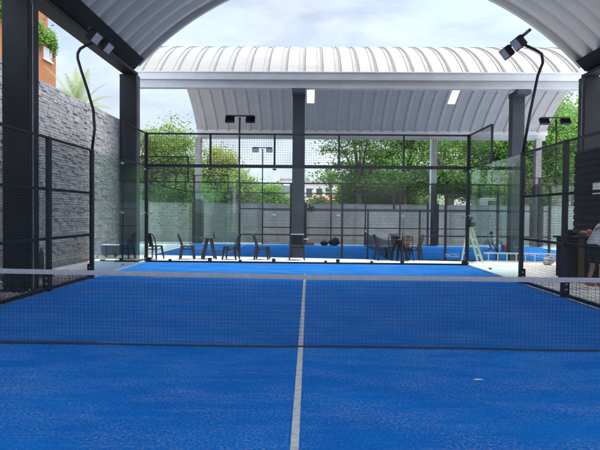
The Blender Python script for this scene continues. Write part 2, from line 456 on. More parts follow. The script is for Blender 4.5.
def pane(parent, a, b, mat=None):
    return MB().span(a, b).build('glass_pane', mat or M['glass'], parent)
def side_glass(label, x, s):
    root = thing('glass_wall', label, 'glass wall', (x, 6, 0))
    for k in (0, 1):
        pane(root, (-.006, .06 + 2 * k, .03), (.006, 1.985 + 2 * k, 3.0), M['glass_side'])
    m = MB(); m.span((-.03, .06, 0), (.03, 3.95, .03)); m.build('base_channel', M['alu'], root)
    for y in (.1, 1.99, 2.02, 3.93):
        for z in (.12, 1.55, 2.9):
            MB().box((0, y, z), (.05, .06, .05)).build('clamp', M['clamp'], root)
    # raised mesh frame over the last pane
    m = MB()
    for y in (2.05, 3.97): m.span((-.025, y - .03, 3.0), (.025, y + .03, 4.03))
    m.span((-.025, 2.05, 4.0), (.025, 3.97, 4.04)); m.span((-.02, 2.05, 2.99), (.02, 3.97, 3.03))
    m.build('frame', M['black'], root)
    m = MB(); wire_grid(m, (0, 2.08, 3.03), (0, 1, 0), (0, 0, 1), 1.86, .97, .05, .004); m.build('wire_panel', M['wire'], root)
    return root
side_glass('glass side wall at the left corner, in front of the stone wall', -5.02, -1)
side_glass('glass side wall at the right corner, in front of the step ladder', 5.02, 1)

root = thing('glass_wall', 'wide glass back wall under a raised wire mesh frame, at the end of the court', 'glass wall', (0, 10, 0))
for k in range(5):
    pane(root, (-4.99 + 2 * k, .008, .05), (-3.012 + 2 * k, .020, 3.0))
m = MB(); m.span((-5, -.005, 0), (5, .035, .055)); m.build('base_channel', M['black'], root)
for x in (-5.0, 5.0):
    m = MB(); m.span((x - .045, -.03, 0), (x + .045, .06, 4.05)); m.build('corner_post', M['black'], root)
m = MB()
for x in (-3, -1, 1, 3): m.span((x - .03, -.02, 3.04), (x + .03, .05, 4.0))
m.span((-4.95, -.03, 2.97), (4.95, .06, 3.07)); m.span((-4.95, -.02, 3.99), (4.95, .05, 4.04)); m.build('frame', M['black'], root)
for k in range(5):
    m = MB(); wire_grid(m, (-4.96 + 2 * k, .015, 3.07), (1, 0, 0), (0, 0, 1), 1.92, .92, .075, .005); m.build('wire_panel', M['wire'], root)
for x in (-4.9, -3, -1, 1, 3, 4.9):
    for z, mt in ((.10, 'black'), (1.52, 'clamp'), (2.93, 'black')):
        MB().box((x, .012, z), (.11, .06, .05 if z > .2 else .10)).build('clamp', M[mt], root)
for x in (-4.25, -2.05, .62, 2.05): MB().box((x, .0, .06), (.09, .05, .09)).build('clamp', M['black'], root)

for x, z, sz in ((4.54, .30, .155),):
    o = text('lettering', 'YRCZO', sz, (x, .0065, z), (R(90), 0, 0), M['white_text'], .85); o.parent = root
# second court's enclosure
def far_fence(label, y, door):
    root = thing('mesh_fence', label, 'fence', (CX2, y, Z2))
    xs = [-6, -4, -2, 0, 2, 4, 6]
    for x in xs:
        lo = 2.0 if (door and x == 0) else 0
        MB().span((x - .04, -.04, lo), (x + .04, .04, 3.0)).build('post', M['black'], root)
    for z in (.06, 1.0, 2.0, 3.0):
        m = MB()
        for a, b in ((-6, -1), (-1, 1), (1, 6)):
            if door and a == -1 and z < 1.9: continue
            m.span((a, -.022, z - .025), (b, .022, z + .025))
        m.build('rail', M['black'], root)
    if door:
        for x in (-1, 1): MB().span((x - .03, -.03, 0), (x + .03, .03, 2.0)).build('door_post', M['black'], root)
    for i in range(6):
        a = xs[i]
        m = MB(); z0 = 2.0 if (door and i in (2, 3)) else .06
        wire_grid(m, (a, 0, z0), (1, 0, 0), (0, 0, 1), 2, 3 - z0, .07, .0032)
        if door and i in (2, 3):
            wire_grid(m, (a if i == 2 else a + 1, 0, .06), (1, 0, 0), (0, 0, 1), 1, 1.94, .07, .0032)
        m.build('wire_panel', M['wire'], root)
    return root
far_fence('black wire mesh fence with a doorway on the near side of the second court', 14.0, True)
far_fence('black wire mesh fence on the far side of the second court, before the block wall', 24.0, False)
def far_glass(label, x0, x1, y, outer):
    root = thing('glass_wall', label, 'glass wall', (x0, y, Z2))
    w = x1 - x0
    for k in (0, 1): pane(root, (.03 + k * w / 2, -.006, .03), (w / 2 - .02 + k * w / 2, .006, 3.0), M['glass_tint'])
    a, b = (0, w / 2) if outer < 0 else (w / 2, w)
    m = MB()
    for x in (a, b): m.span((x - .03, -.03, 3.0), (x + .03, .03, 4.0))
    m.span((a, -.025, 3.97), (b, .025, 4.02)); m.span((0, -.02, 3.0), (w, .02, 3.04)); m.build('frame', M['black'], root)
    m = MB(); wire_grid(m, (a, 0, 3.04), (1, 0, 0), (0, 0, 1), w / 2, .94, .07, .0032); m.build('wire_panel', M['wire'], root)
    xo = 0 if outer < 0 else w
    MB().span((xo - .04, -.04, 0), (xo + .04, .04, 4.0)).build('corner_post', M['black'], root)
far_glass('green tinted glass wall at the left end of the second court, near side', CX2 - 10, CX2 - 6.04, 14, -1)
far_glass('green tinted glass wall at the left end of the second court, far side', CX2 - 10, CX2 - 6.04, 24, -1)
far_glass('green tinted glass wall at the right end of the second court, near side', CX2 + 6.04, CX2 + 10, 14, 1)
far_glass('green tinted glass wall at the right end of the second court, far side', CX2 + 6.04, CX2 + 10, 24, 1)
for lab, x in (('left end glass wall of the second court, crossing behind the table and chairs', CX2 - 10.05), ('right end glass wall of the second court, behind the mesh fence', CX2 + 10.05)):
    root = thing('glass_wall', lab, 'glass wall', (x, 14, Z2))
    for k in range(5): pane(root, (-.006, .06 + 2 * k, .03), (.006, 1.98 + 2 * k, 3.0), M['glass_tint'])
    m = MB()
    for k in range(6): m.span((-.03, 2 * k - .03, 3.0), (.03, 2 * k + .03, 4.0))
    m.span((-.025, .03, 3.97), (.025, 9.97, 4.02)); m.span((-.02, .03, 2.98), (.02, 9.97, 3.04)); m.build('frame', M['black'], root)
    m = MB(); wire_grid(m, (0, .04, 3.04), (0, 1, 0), (0, 0, 1), 9.9, .94, .07, .0032); m.build('wire_panel', M['wire'], root)

# ------------------------------------------------------------------ floodlights
def floodlight(label, loc, rz, pole, heads_c, bar_half, tilt, group):
    """pole leans in the local xz plane towards +x (the court); the crossbar runs along local y"""
    root = thing('floodlight', label, 'floodlight', loc, rz, group)
    m = MB(); m.tube([(x, 0, z) for x, z in pole], .034, 8); m.build('pole', M['black'], root, smooth=True)
    hx, hz = heads_c
    MB().bar((hx, -bar_half, hz), (hx, bar_half, hz), .05).build('crossbar', M['black'], root)
    for y in (-bar_half * .66, bar_half * .30) if bar_half > .62 else (-bar_half * .72, bar_half * .72):
        rot = Matrix.Rotation(tilt, 3, 'Y')
        m = MB()
        m.box(Vector((hx + .05, y, hz - .13)), (.11, .36, .27), rot)
        for q in range(-3, 4): m.box(Vector((hx + .05, y + q * .05, hz - .13)) + rot @ Vector((-.075, 0, 0)), (.05, .012, .25), rot)
        m.box((hx + .02, y, hz), (.06, .06, .08))
        h = m.build('lamp_head', M['black'], root, bevel=.006)
        MB().box(Vector((hx + .05, y, hz - .13)) + rot @ Vector((.062, 0, 0)), (.012, .31, .22), rot).build('lens', M['lens'], h)
    return root
G = 'twin floodlights on posts around the courts'
P = [(0, 2.95), (.07, 3.5), (.04, 3.95), (-.09, 4.4), (-.24, 4.85), (-.33, 5.15), (-.33, 5.27), (-.27, 5.38), (-.15, 5.45), (.20, 5.58)]
floodlight('twin floodlight on a bent pole above the left mesh fence', (-5.04, 6.04, 0), 0, P, (.22, 5.62), .72, R(38), G)
P2 = [(0, 2.95), (-.16, 3.95), (-.32, 4.8), (-.43, 5.1), (-.40, 5.3), (-.28, 5.38), (.15, 5.58)]
floodlight('twin floodlight on a bent pole above the right mesh fence', (5.02, 6.04, 0), R(180), P2, (.18, 5.60), .72, R(38), G)
P3 = [(0, 2.95), (.0, 4.6), (.02, 5.2), (.10, 5.55)]
floodlight('twin floodlight left of the white building, standing on the near mesh fence', (CX2 - 6.02, 14, Z2), R(90), P3, (.12, 5.62), .56, R(30), G)
floodlight('smaller far twin floodlight left of the central column', (CX2 - 6.02, 24, Z2), R(-90), P3, (.12, 5.62), .56, R(30), G)
floodlight('twin floodlight in front of the trees at the right', (CX2 + 6.2, 14, Z2), R(90), P3, (.12, 5.62), .56, R(30), G)

# ------------------------------------------------------------------ canopies
def vault(axis, along, centre, zc, r, ang, period, depth, skip=None, nseg=56, prf=((0, 0), (.62, 0), (.72, -1), (.90, -1))):
    """corrugated barrel sheet; returns (sheet, skylight) builders. axis 'y' or 'x' is the barrel's axis"""
    prof = []
    a, b = along; k = 0; p = a
    while p < b - 1e-6:
        for f, d in prf:
            q = p + f * period
            if q <= b: prof.append((q, d * depth, k))
        p += period; k += 1
    prof.append((b, 0, k))
    sh, sk = MB(), MB()
    def pt(q, d, t):
        rr = r + d
        c, s_ = rr * math.cos(t), rr * math.sin(t)
        return (centre + c, q, zc + s_) if axis == 'y' else (q, centre - c, zc + s_)
    ts = [ang[0] + (ang[1] - ang[0]) * i / nseg for i in range(nseg + 1)]
    vs = [pt(q, d, t_) for q, d, _ in prof for t_ in ts]; n = nseg + 1
    fs = []; ks = []
    for i in range(len(prof) - 1):
        for j in range(nseg):
            q = (prof[i][0] + prof[i + 1][0]) / 2; t_ = (ts[j] + ts[j + 1]) / 2
            f = (i * n + j, (i + 1) * n + j, (i + 1) * n + j + 1, i * n + j + 1)
            (ks if skip and skip(q, t_, prof[i][1] == 0 and prof[i + 1][1] == 0) else fs).append(f)
    sh.add(vs, fs)
    if ks:
        used = sorted({i for f in ks for i in f}); mp = {u: i for i, u in enumerate(used)}
        sk.add([vs[u] for u in used], [tuple(mp[i] for i in f) for f in ks])
    return sh, sk
def solid(o, t=.006):
    md = o.modifiers.new('Solidify', 'SOLIDIFY'); md.thickness = t; md.offset = 0
    return o

# canopy over the near court (barrel axis along y)
XC, ZC, RC = 1.60, -.24, 9.54
YE = 10.42
root = thing('arched_canopy', 'grey corrugated arched roof on dark steel columns right over the near court', 'canopy', (XC, 0, 0))
half = 6.95; ang0 = math.acos(half / RC)
ang1 = math.acos(7.0 / RC)
sh, _ = vault('y', (-10.3, YE), 0, ZC, RC + .16, (ang1, math.pi - ang1), .62, .16, prf=((0, 0), (.22, 0), (.48, -1), (.74, -1)))
solid(sh.build('roof_sheet', M['roof_in'], root))
m = MB(); vs = []; K = 56
for i in range(K + 1):
    a_ = ang1 + (math.pi - 2 * ang1) * i / K
    for rr, y in ((RC + .19, YE - .02), (RC + .19, YE + .10), (RC - .02, YE + .10), (RC - .02, YE - .02)):
        vs.append((rr * math.cos(a_), y, ZC + rr * math.sin(a_)))
m.add(vs, [(i * 4 + k, i * 4 + (k + 1) % 4, i * 4 + 4 + (k + 1) % 4, i * 4 + 4 + k) for i in range(K) for k in range(4)])
m.build('edge_trim', M['roof_in'], root)
YC = (10.35, 4.15, -2.05, -8.25)
for s in (-1, 1):
    m = MB()
    xb = s * 7.20
    m.span((xb - .03, -10.25, 6.0), (xb + .03, 10.38, 6.42)); web = m.build('beam_web', M['steel_web'], root)
    m = MB(); m.span((xb - .2, -10.25, 5.9), (xb + .2, 10.40, 5.99)); m.build('beam_flange', M['steel_dark'], root)
    m = MB()   # gutter channel with a slanted inner lip
    xi = s * 6.86; xo = s * 7.32
    vs = []
    for y in (-10.3, YE): vs += [(s * 6.81, y, 6.43), (xo, y, 6.43), (xo, y, 6.11), (s * 7.12, y, 6.11)]
    m.add(vs, [(0, 1, 2, 3), (7, 6, 5, 4), (0, 4, 5, 1), (1, 5, 6, 2), (2, 6, 7, 3), (3, 7, 4, 0)])
    m.build('gutter', M['steel_dark'], root)
    for i, y in enumerate(YC):
        m = MB(); xa = s * 6.98; xz = s * 7.50
        m.span((xa, y - .22, -.05), (xz, y + .16, 5.895)); c = m.build('column', M['steel_dark'], root, bevel=.012)
        m = MB(); m.span((xa - s * .006, y - .2, -.05), (xa - s * .001, y + .15, 5.89)); m.build('column_lit_side', M['steel_web'], c)  # inner face coloured lighter, as if caught by light from the side
        m = MB(); m.span((xa - s * .12, y - .34, -.05), (xz + s * .12, y + .28, .02)); m.build('base_plate', M['steel_dark'], c)
        MB().tube([(xa - s * .02, y - .1, .02), (xa - s * .02, y - .1, 5.6), (xa + s * .05, y - .1, 5.88)], .014, 8).build('conduit', M['cap'], c)
        for q in (-.3, .24):
            for w_ in (-.06, .58): MB().tube([(xa + s * w_, y + q, .02), (xa + s * w_, y + q, .06)], .016, 6).build('anchor_bolt', M['clamp'], c)
        for zz in (2.9, 5.83): MB().span((xa - s * .004, y - .225, zz), (xz + s * .004, y + .165, zz + .03)).build('weld_collar', M['steel_dark'], c)

# canopy over the second court (barrel axis along x)
X0, X1 = -6.68, 14.1
YA, YB = 12.5, 25.0
EZ, R2 = 6.40, 8.65
YM = (YA + YB) / 2; hf = (YB - YA) / 2; ZC2 = EZ - math.sqrt(R2 * R2 - hf * hf)
root = thing('arched_canopy', 'white corrugated arched roof with a grey gutter, over the second court behind', 'canopy', (0, 0, 0))
ag = math.acos(hf / R2)
def skip(q, t_, flatpan):
    y = YM - R2 * math.cos(t_)
    near = 13.15 < y < 13.9
    far = 22.0 < y < 23.25
    return flatpan and (near or far) and (abs(q - .05) < .30 or abs(q - 7.85) < .30)
PER = .66; UNDERSIDE = 1
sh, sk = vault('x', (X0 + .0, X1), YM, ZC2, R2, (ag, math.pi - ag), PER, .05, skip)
sheet = solid(sh.build('roof_sheet', M['roof'], root)); sheet.data.materials.append(M['roof_under_lightened']); sheet.modifiers['Solidify'].material_offset = UNDERSIDE
for sx in (0, 1):
    for sy in (0, 1):
        keep = [f for f in sk.f if (sum(sk.v[i][0] for i in f) / 4 > 4) == bool(sx) and (sum(sk.v[i][1] for i in f) / 4 > YM) == bool(sy)]
        mm = MB(); us = sorted({i for f in keep for i in f}); mp_ = {u: i for i, u in enumerate(us)}
        mm.add([sk.v[u] for u in us], [tuple(mp_[i] for i in f) for f in keep]); solid(mm.build('skylight', M['skylight'], root))
# raised seams along every rib of the sheet
m = MB()
p = X0
while p < X1 - .3:
    for f in (.64, .90):
        pts = [(p + f * PER, YM - (R2 + .012) * math.cos(ag + (math.pi - 2 * ag) * i / 40), ZC2 + (R2 + .012) * math.sin(ag + (math.pi - 2 * ag) * i / 40)) for i in range(41)]
        for a, b in zip(pts[:-1], pts[1:]): m.bar(a, b, .016, .024)
    p += PER
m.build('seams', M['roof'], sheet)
for y, s in ((YA, -1), (YB, 1)):
    m = MB(); m.span((X0 + .05, y - .14 * 1, 6.31), (X1 + .1, y + .14, 6.60)); m.span((X0 + .05, y - .155, 6.55), (X1 + .1, y - .14, 6.60)); m.build('gutter', M['gutter'], root, bevel=.012)
    m = MB(); m.span((X0, y - .09, 6.09), (X1, y + .10, 6.309)); m.span((X0, y - .13, 6.02), (X1, y + .13, 6.088)); m.build('eave_beam', M['gutter_low'], root)
for x in (-6.5, -.32, 7.64, 13.55):
    w_ = .16 if x < -6 else .22
    m = MB(); m.span((x - w_, 12.82, Z2), (x + w_, 13.18, 6.02)); m.span((x - w_ - .02, 12.34, 5.85), (x + w_ + .02, 13.2, 6.018)); m.build('column', M['steel_blue'], root, bevel=.01)
for x in (-6.54, -.35, 7.44, 13.55):
    m = MB(); m.span((x - .17, 24.5, Z2), (x + .17, 24.85, 6.02)); c = m.build('column', M['cap'], root, bevel=.01)
    h = 2.35 if x < 0 else 3.4
    m = MB(); m.span((x - .2, 24.46, Z2), (x + .2, 24.89, h)); m.span((x - .3, 24.40, Z2 + .02), (x + .3, 24.93, 2.2)); m.build('padding', M['black'], c)
    if 7 < x < 8: MB().tube([(x - .24, 24.42, Z2), (x - .24, 24.42, 6.0)], .05, 8).build('downpipe', M['white'], c)

# ------------------------------------------------------------------ walls
m = MB()
def tint(): return min(1, max(0, random.gauss(.5, .3)))
z = -.25
m.span((-7.4, -14, -.3), (-7.015, 13.2, 5.0), .4)
while z < 5.0:
    h = random.choice((.045, .055, .065, .08, .10)); h = min(h, 5.05 - z)
    y = 1.0 - random.random() * .4
    while y < 13.2:
        w = random.uniform(.10, .36); e = min(y + w, 13.22)
        d = random.uniform(.0, .016) + (.010 if random.random() < .12 else 0)
        m.span((-7.06, y + .004, z + .003), (-6.99 + d, e - .003, z + h - .003), tint())
        y = e
    z += h
z = -.25
while z < 5.0:          # the end return of the wall
    h = random.choice((.07, .09, .12)); h = min(h, 5.05 - z); x = -7.42
    while x < -7.02:
        w = random.uniform(.12, .3); e = min(x + w, -7.02)
        m.span((x, 13.2, z + .003), (e - .004, 13.25 + random.uniform(0, .03), z + h - .004), tint()); x = e
    z += h
tag(m.build('stone_wall', M['stone']), 'tall grey ledgestone wall beyond the left mesh fence', 'wall')

root = thing('block_wall', 'long low grey concrete block wall at the back of the second court', 'wall', (0, 26.2, -.3))
MB().span((-34, 0, 0), (45, .16, 2.36)).build('wall', M['block'], root)
MB().span((-34, -.03, 2.362), (45, .19, 2.46)).build('cap', M['cap'], root)
for x in range(-33, 45, 3):
    MB().span((x - .1, -.03, 0), (x + .1, -.002, 2.36)).build('pilaster', M['cap'], root)

root = thing('clad_wall', 'dark slatted wall at the right with a small white notice', 'wall', (8.3, 0, 0))
MB().span((.03, -8, -.02), (.2, 10.12, 3.5)).build('wall', M['steel_dark'], root)
m = MB()
for k in range(17): m.span((-.012, -8, .06 + k * .2), (.03, 10.1, .2 + k * .2))
m.build('slats', M['steel_dark'], root)
MB().span((-.03, -8, 3.47), (.22, 10.13, 3.53)).build('coping', M['steel_web'], root)
MB().span((-.03, 8.25, 2.2), (-.013, 9.0, 2.52)).build('notice', M['white'], root)

# ------------------------------------------------------------------ furniture on the walkway
def make_chair():
    root = thing('metal_chair', '', 'chair')
    m = MB(); s = .19
    pr = [(-s, -s * .92), (-s * .55, -s), (s * .6, -s * 1.03), (s, -s * .9), (s, s * .9), (s * .6, s * 1.03), (-s * .55, s), (-s, s * .92)]
    vs = [(x, y, .455) for x, y in pr] + [(x * .8, y * .8, .448) for x, y in pr] + [(x * 1.02, y * 1.02, .425) for x, y in pr]
    n = 8
    m.add(vs, [tuple(range(n, 2 * n))] + [(i, (i + 1) % n, n + (i + 1) % n, n + i) for i in range(n)] + [(2 * n + i, 2 * n + (i + 1) % n, (i + 1) % n, i) for i in range(n)] + [tuple(range(3 * n - 1, 2 * n - 1, -1))])
    m.build('seat', M['chair_top'], root)
    for sx in (-1, 1):
        for sy in (-1, 1):
            m = MB(); m.bar((sx * .17, sy * .165, .44), (sx * .235, sy * .225, 0), .085, .035, .05)
            m.build('leg', M['chair'], root)
    m = MB()
    m.bar((.17, -.15, .33), (.17, .15, .33), .02); m.bar((-.17, -.15, .33), (-.17, .15, .33), .02)
    m.bar((-.15, -.17, .34), (.15, -.17, .34), .02); m.bar((-.15, .17, .34), (.15, .17, .34), .02); m.build('stretcher', M['chair'], root)
    m = MB(); pts = []
    for i in range(13):
        t_ = math.pi * i / 12
        y = -.175 * math.cos(t_); z_ = .46 + .40 * min(1, math.sin(t_) * 1.25) ** .6
        pts.append((-.175 - (z_ - .46) * .30 - .03 * math.sin(t_), y, z_))
    m.tube(pts, .019, 6); m.build('back_frame', M['chair'], root)
    m = MB()
    m.bar((-.18, 0, .45), (-.32, 0, .85), .15, .008); m.bar((-.27, -.16, .70), (-.27, .16, .70), .07, .008); m.build('back_slat', M['chair'], root)
    return root
chair = make_chair()
GC = 'metal chairs standing on the walkway behind the glass'
def put_chair(o, x, y, rz, label):
    if o is None:
        return copy_thing(chair, (x, y, 0), rz, label, GC)
    o.location = (x, y, 0); o.rotation_euler = (0, 0, rz); o['label'] = label; o['group'] = GC; return o
put_chair(chair, -3.98, 11.15, R(8), 'grey metal chair left of the first table, its back to the left')
put_chair(None, -5.05, 11.0, R(75), 'grey metal chair nearest the left glass corner')
put_chair(None, -2.52, 11.2, R(172), 'grey metal chair just right of the first table, facing it')
put_chair(None, -1.48, 11.3, R(-4), 'grey metal chair alone between the first table and the central column')
put_chair(None, 2.62, 11.6, R(12), 'grey metal chair left of the cluttered second table')
put_chair(None, 3.12, 12.02, R(-80), 'grey metal chair behind the cluttered second table')
# armchair in front of the column
root = thing('armchair', 'wide dark armchair with armrests, its back to us, before the central column', 'chair', (-.31, 11.3, 0), R(94), GC)
MB().box((0, 0, .44), (.46, .46, .05)).build('seat', M['blackcloth'], root, bevel=.015)
for sx in (-1, 1):
    for sy in (-1, 1): MB().bar((sx * .2, sy * .21, .66 if sx > 0 else .86), (sx * .24, sy * .25, 0), .034).build('leg', M['chair'], root)
for sy in (-1, 1): MB().box((.0, sy * .22, .67), (.44, .05, .028)).build('armrest', M['chair_top'], root, bevel=.008)
m = MB(); m.box((-.225, 0, .70), (.03, .37, .34), Matrix.Rotation(R(-8), 3, 'Y')); m.build('backrest', M['blackcloth'], root, bevel=.012)
MB().bar((-.25, -.22, .875), (-.25, .22, .875), .03).build('back_rail', M['alu'], root)
MB().bar((.20, -.21, .3), (.20, .21, .3), .022).build('stretcher', M['chair'], root)
tag(MB().box((-.02, 11.32, .70), (.22, .12, .035)).build('folded_paper', M['cream'], bevel=.006), 'pale yellow folded paper resting on the arm of the wide dark chair', 'paper')
# chairs with orange wooden backs at the second table
def wood_chair(x, y, rz, label):
    r = copy_thing(chair, (x, y, 0), rz, label, GC)
    m = MB(); m.box((-.272, 0, .70), (.03, .24, .17), Matrix.Rotation(R(-19), 3, 'Y')); m.build('wooden_back', M['orange_wood'], r, bevel=.01)
    return r
wood_chair(3.72, 11.75, R(185), 'metal chair with an orange wooden back, facing the cluttered table')
wood_chair(3.36, 11.42, R(97), 'metal chair with an orange wooden back in front of the cluttered table, turned away')

def make_table(label, x, y, top):
    root = thing('cafe_table', label, 'table', (x, y, 0), R(20))
    MB().lathe([(.27, .0), (.30, .008), (.30, .03), (.29, .036)], (0, 0, .69), 28).build('tabletop', M[top], root)
    for k in range(4):
        a = R(45 + 90 * k)
        MB().bar((.09 * math.cos(a), .09 * math.sin(a), .68), (.30 * math.cos(a), .30 * math.sin(a), 0), .09, .04, .06).build('leg', M['chair'], root)
    m = MB(); m.lathe([(.10, 0), (.10, .02)], (0, 0, .665), 16); m.build('top_plate', M['chair'], root)
    return root
make_table('small round metal table with one bottle, at the left behind the glass', -3.28, 11.3, 'chair_top')
make_table('small round metal table crowded with dark things, beside the slack net', 3.18, 11.55, 'chair_top')
def bottle(label, x, y, z, mat, h=.2):
    o = MB().lathe([(.028, 0), (.03, .01), (.03, h * .6), (.012, h * .8), (.012, h)], (0, 0, 0), 12).build('bottle', mat, None, smooth=True, loc=(x, y, z)); return tag(o, label, 'bottle')
bottle('small dark bottle standing on the left round table', -3.1, 11.25, .727, M['pane_dark'], .26)
bottle('dark bottle on the crowded round table', 3.28, 11.48, .727, M['pane_dark'], .2)
m = MB(); m.ball((0, 0, .09), (.16, .12, .09), 12, 8); m.box((0, 0, .17), (.1, .03, .03)); tag(m.build('bag', M['blackcloth'], loc=(3.05, 11.5, .727)), 'black bag lying on the crowded round table', 'bag')

# step ladder
root = thing('step_ladder', 'pale green step ladder standing open outside the right glass wall', 'ladder', (5.45, 11.08, 0), R(0))
for sy in (-.2, .2):
    MB().bar((.32, sy * 1.25, 0), (-.03, sy * .8, 1.18), .075, .03).build('front_rail', M['ladder'], root)
    MB().bar((-.22, sy * 1.25, 0), (-.07, sy * .8, 1.14), .045, .025).build('rear_leg', M['ladder'], root)
for k in range(4):
    f = .2 + .22 * k; MB().box((.32 - .35 * f, 0, 1.18 * f), (.09, .47 - .16 * f, .025)).build('tread', M['ladder'], root)
MB().box((-.05, 0, 1.19), (.16, .36, .03)).build('top_cap', M['darkgreen'], root)
m = MB(); m.bar((-.18, -.2, .30), (-.18, .2, .30), .025); m.bar((-.14, -.18, .62), (-.14, .18, .62), .025); m.bar((-.16, .2, .5), (.2, .2, .5), .02); m.build('brace', M['ladder'], root)
root = thing('power_tool', 'dark power tool with a handle set on top of the step ladder', 'tool', (5.40, 11.08, 1.206))
m = MB(); m.box((.05, 0, .06), (.24, .16, .12)); m.ball((.0, 0, .2), (.10, .075, .09), 10, 7); m.tube([(.02, 0, .12), (-.04, 0, .26)], .05, 8); m.build('tool_body', M['darkgreen'], root, bevel=.01)
m = MB(); m.tube([(-.03, 0, .27), (-.2, 0, .30), (-.24, 0, .27)], .02, 8); m.box((.06, 0, .27), (.1, .1, .06)); m.build('handle', M['black'], root)

# straight ladder lying on its side
root = thing('straight_ladder', 'long aluminium ladder lying on its side along the walkway edge at the right', 'ladder', (5.95, 11.27, 0), R(-4))
for z_ in (.03, .30): MB().span((0, -.018, z_ - .022), (2.7, .018, z_ + .022)).build('side_rail', M['white'], root)
for k in range(9): MB().tube([(.15 + .3 * k, 0, .05), (.15 + .3 * k, 0, .28)], .016, 8).build('rung', M['white'], root)
m = MB()
m.ball((0, 0, .13), (.17, .14, .13), 12, 8); m.ball((.05, -.02, .25), (.09, .08, .06), 10, 6); m.ball((-.1, -.05, .07), (.12, .1, .07), 10, 6)
tag(m.build('rubble_sack', M['pale_bag'], smooth=True, loc=(7.75, 10.5, 0)), 'pale speckled sack slumped beside the end of the lying ladder', 'sack')

# bags on the second court
m = MB(); m.ball((0, 0, .13), (.23, .15, .14), 14, 8); m.box((.02, -.1, .12), (.2, .1, .13)); m.tube([(-.11, 0, .22), (-.06, 0, .31), (.06, 0, .31), (.11, 0, .22)], .014, 6); o = m.build('sports_bag', M['blackcloth'], smooth=True, loc=(.98, 23.4, Z2)); tag(o, 'smaller black sports bag at the foot of the far fence', 'bag')
m = MB(); m.ball((0, 0, .19), (.33, .19, .2), 14, 8); m.ball((.10, 0, .36), (.16, .13, .10), 10, 7); m.box((-.08, -.15, .15), (.26, .12, .16)); m.tube([(-.16, 0, .3), (-.08, 0, .46), (.08, 0, .47), (.16, 0, .34)], .016, 6); o = m.build('sports_bag', M['blackcloth'], smooth=True, loc=(1.55, 23.45, Z2)); tag(o, 'larger bulging black sports bag at the foot of the far fence', 'bag')
m = MB(); m.box((0, 0, .09), (.5, .22, .18)); tag(m.build('terracotta_trough', M['rust'], bevel=.02, loc=(.15, 23.6, Z2)), 'low reddish trough by the far fence, left of the black bags', 'trough')
root = thing('crate', 'crimson crate on the second court right of the crouching person', 'crate', (10.1, 20.2, Z2))
m = MB(); m.span((-.2, -.15, 0), (.2, .15, .03)); m.span((-.2, -.15, .03), (-.17, .15, .32)); m.span((.17, -.15, .03), (.2, .15, .32)); m.span((-.17, -.15, .03), (.17, -.12, .30)); m.span((-.17, .12, .03), (.17, .15, .30)); m.build('crate_body', M['red'], root)
# dark fitting on the column
root = thing('wall_fan', 'small dark fan fixed to the side of the central column', 'fan', (.02, 13.0, 1.70))
m = MB(); m.tube([(-.12, 0, .06), (.05, 0, .06)], .02, 6); m.build('bracket', M['black'], root)
m = MB()
for k in range(10):
    a = R(36 * k); m.tube([(.12, -.06, .06), (.12 + .15 * math.cos(a), -.10, .06 + .15 * math.sin(a)), (.12 + .15 * math.cos(a), -.0, .06 + .15 * math.sin(a))], .008, 5)
m.tube([(.12 + .15 * math.cos(R(20 * k)), -.08, .06 + .15 * math.sin(R(20 * k))) for k in range(19)], .01, 6); m.build('guard', M['black'], root)
m = MB(); m.ball((.12, -.02, .06), (.05, .07, .05), 10, 7)
for k in range(4):
    a = R(90 * k + 20); m.box((.12 + .07 * math.cos(a), -.06, .06 + .07 * math.sin(a)), (.11, .008, .06), Matrix.Rotation(-a, 3, 'Y'))
m.build('blades', M['blackcloth'], root)

# low white shelf left
root = thing('low_shelf', 'low white open shelf outside the left glass wall', 'shelf', (-6.2, 10.35, 0))
MB().box((0, 0, .08), (.72, .36, .05)).build('bottom_board', M['white'], root)
MB().box((0, 0, .50), (.66, .36, .025)).build('top_board', M['white'], root)
for x in (-.31, .31): MB().box((x, 0, .297), (.025, .36, .375)).build('side_board', M['white'], root)
for x in (-.31, .31):
    MB().box((x, 0, .028), (.05, .3, .052)).build('foot', M['black'], root)
MB().box((0, .165, .297), (.59, .015, .375)).build('back_board', M['pane_grey'], root)
m = MB(); m.lathe([(.085, 0), (.11, .11), (.12, .12), (.115, .13)], (0, 0, 0), 16); tag(m.build('clay_pot', M['rust'], smooth=False, loc=(.02 - 6.2, 10.3, .108)), 'small reddish clay pot inside the low white shelf', 'pot')

# counter at the right
root = thing('bar_counter', 'black counter with a brown wooden strip, in front of the person', 'counter', (6.95, 6.55, 0))
m = MB(); m.span((-.72, -.25, .08), (.9, .3, 1.03)); m.build('cabinet', M['blackcloth'], root, bevel=.01)
m = MB(); m.span((-.78, -.32, 1.032), (.95, .36, 1.08)); m.build('countertop', M['steel_dark'], root, bevel=.008)
m = MB(); m.span((-.47, -.275, .08), (-.33, -.253, 1.03)); m.build('wooden_strip', M['wood'], root)
for x in (-.62, .8):
    MB().span((x - .06, -.2, 0), (x + .06, .25, .078)).build('foot', M['black'], root)
m = MB(); m.ball((0, 0, .08), (.16, .11, .08), 12, 7); m.ball((-.12, 0, .13), (.07, .06, .05), 8, 6); tag(m.build('backpack', M['blackcloth'], smooth=True, loc=(6.45, 6.6, 1.081)), 'black backpack lying on the black counter', 'backpack')
m = MB(); m.ball((0, 0, .07), (.11, .09, .07), 12, 7); m.ball((.15, .02, .09), (.08, .07, .085), 10, 6); m.box((.07, .02, .02), (.26, .16, .04)); tag(m.build('towel', M['pink'], smooth=True, loc=(6.66, 6.42, 1.082)), 'crumpled pinkish towel on the black counter beside the backpack', 'towel')

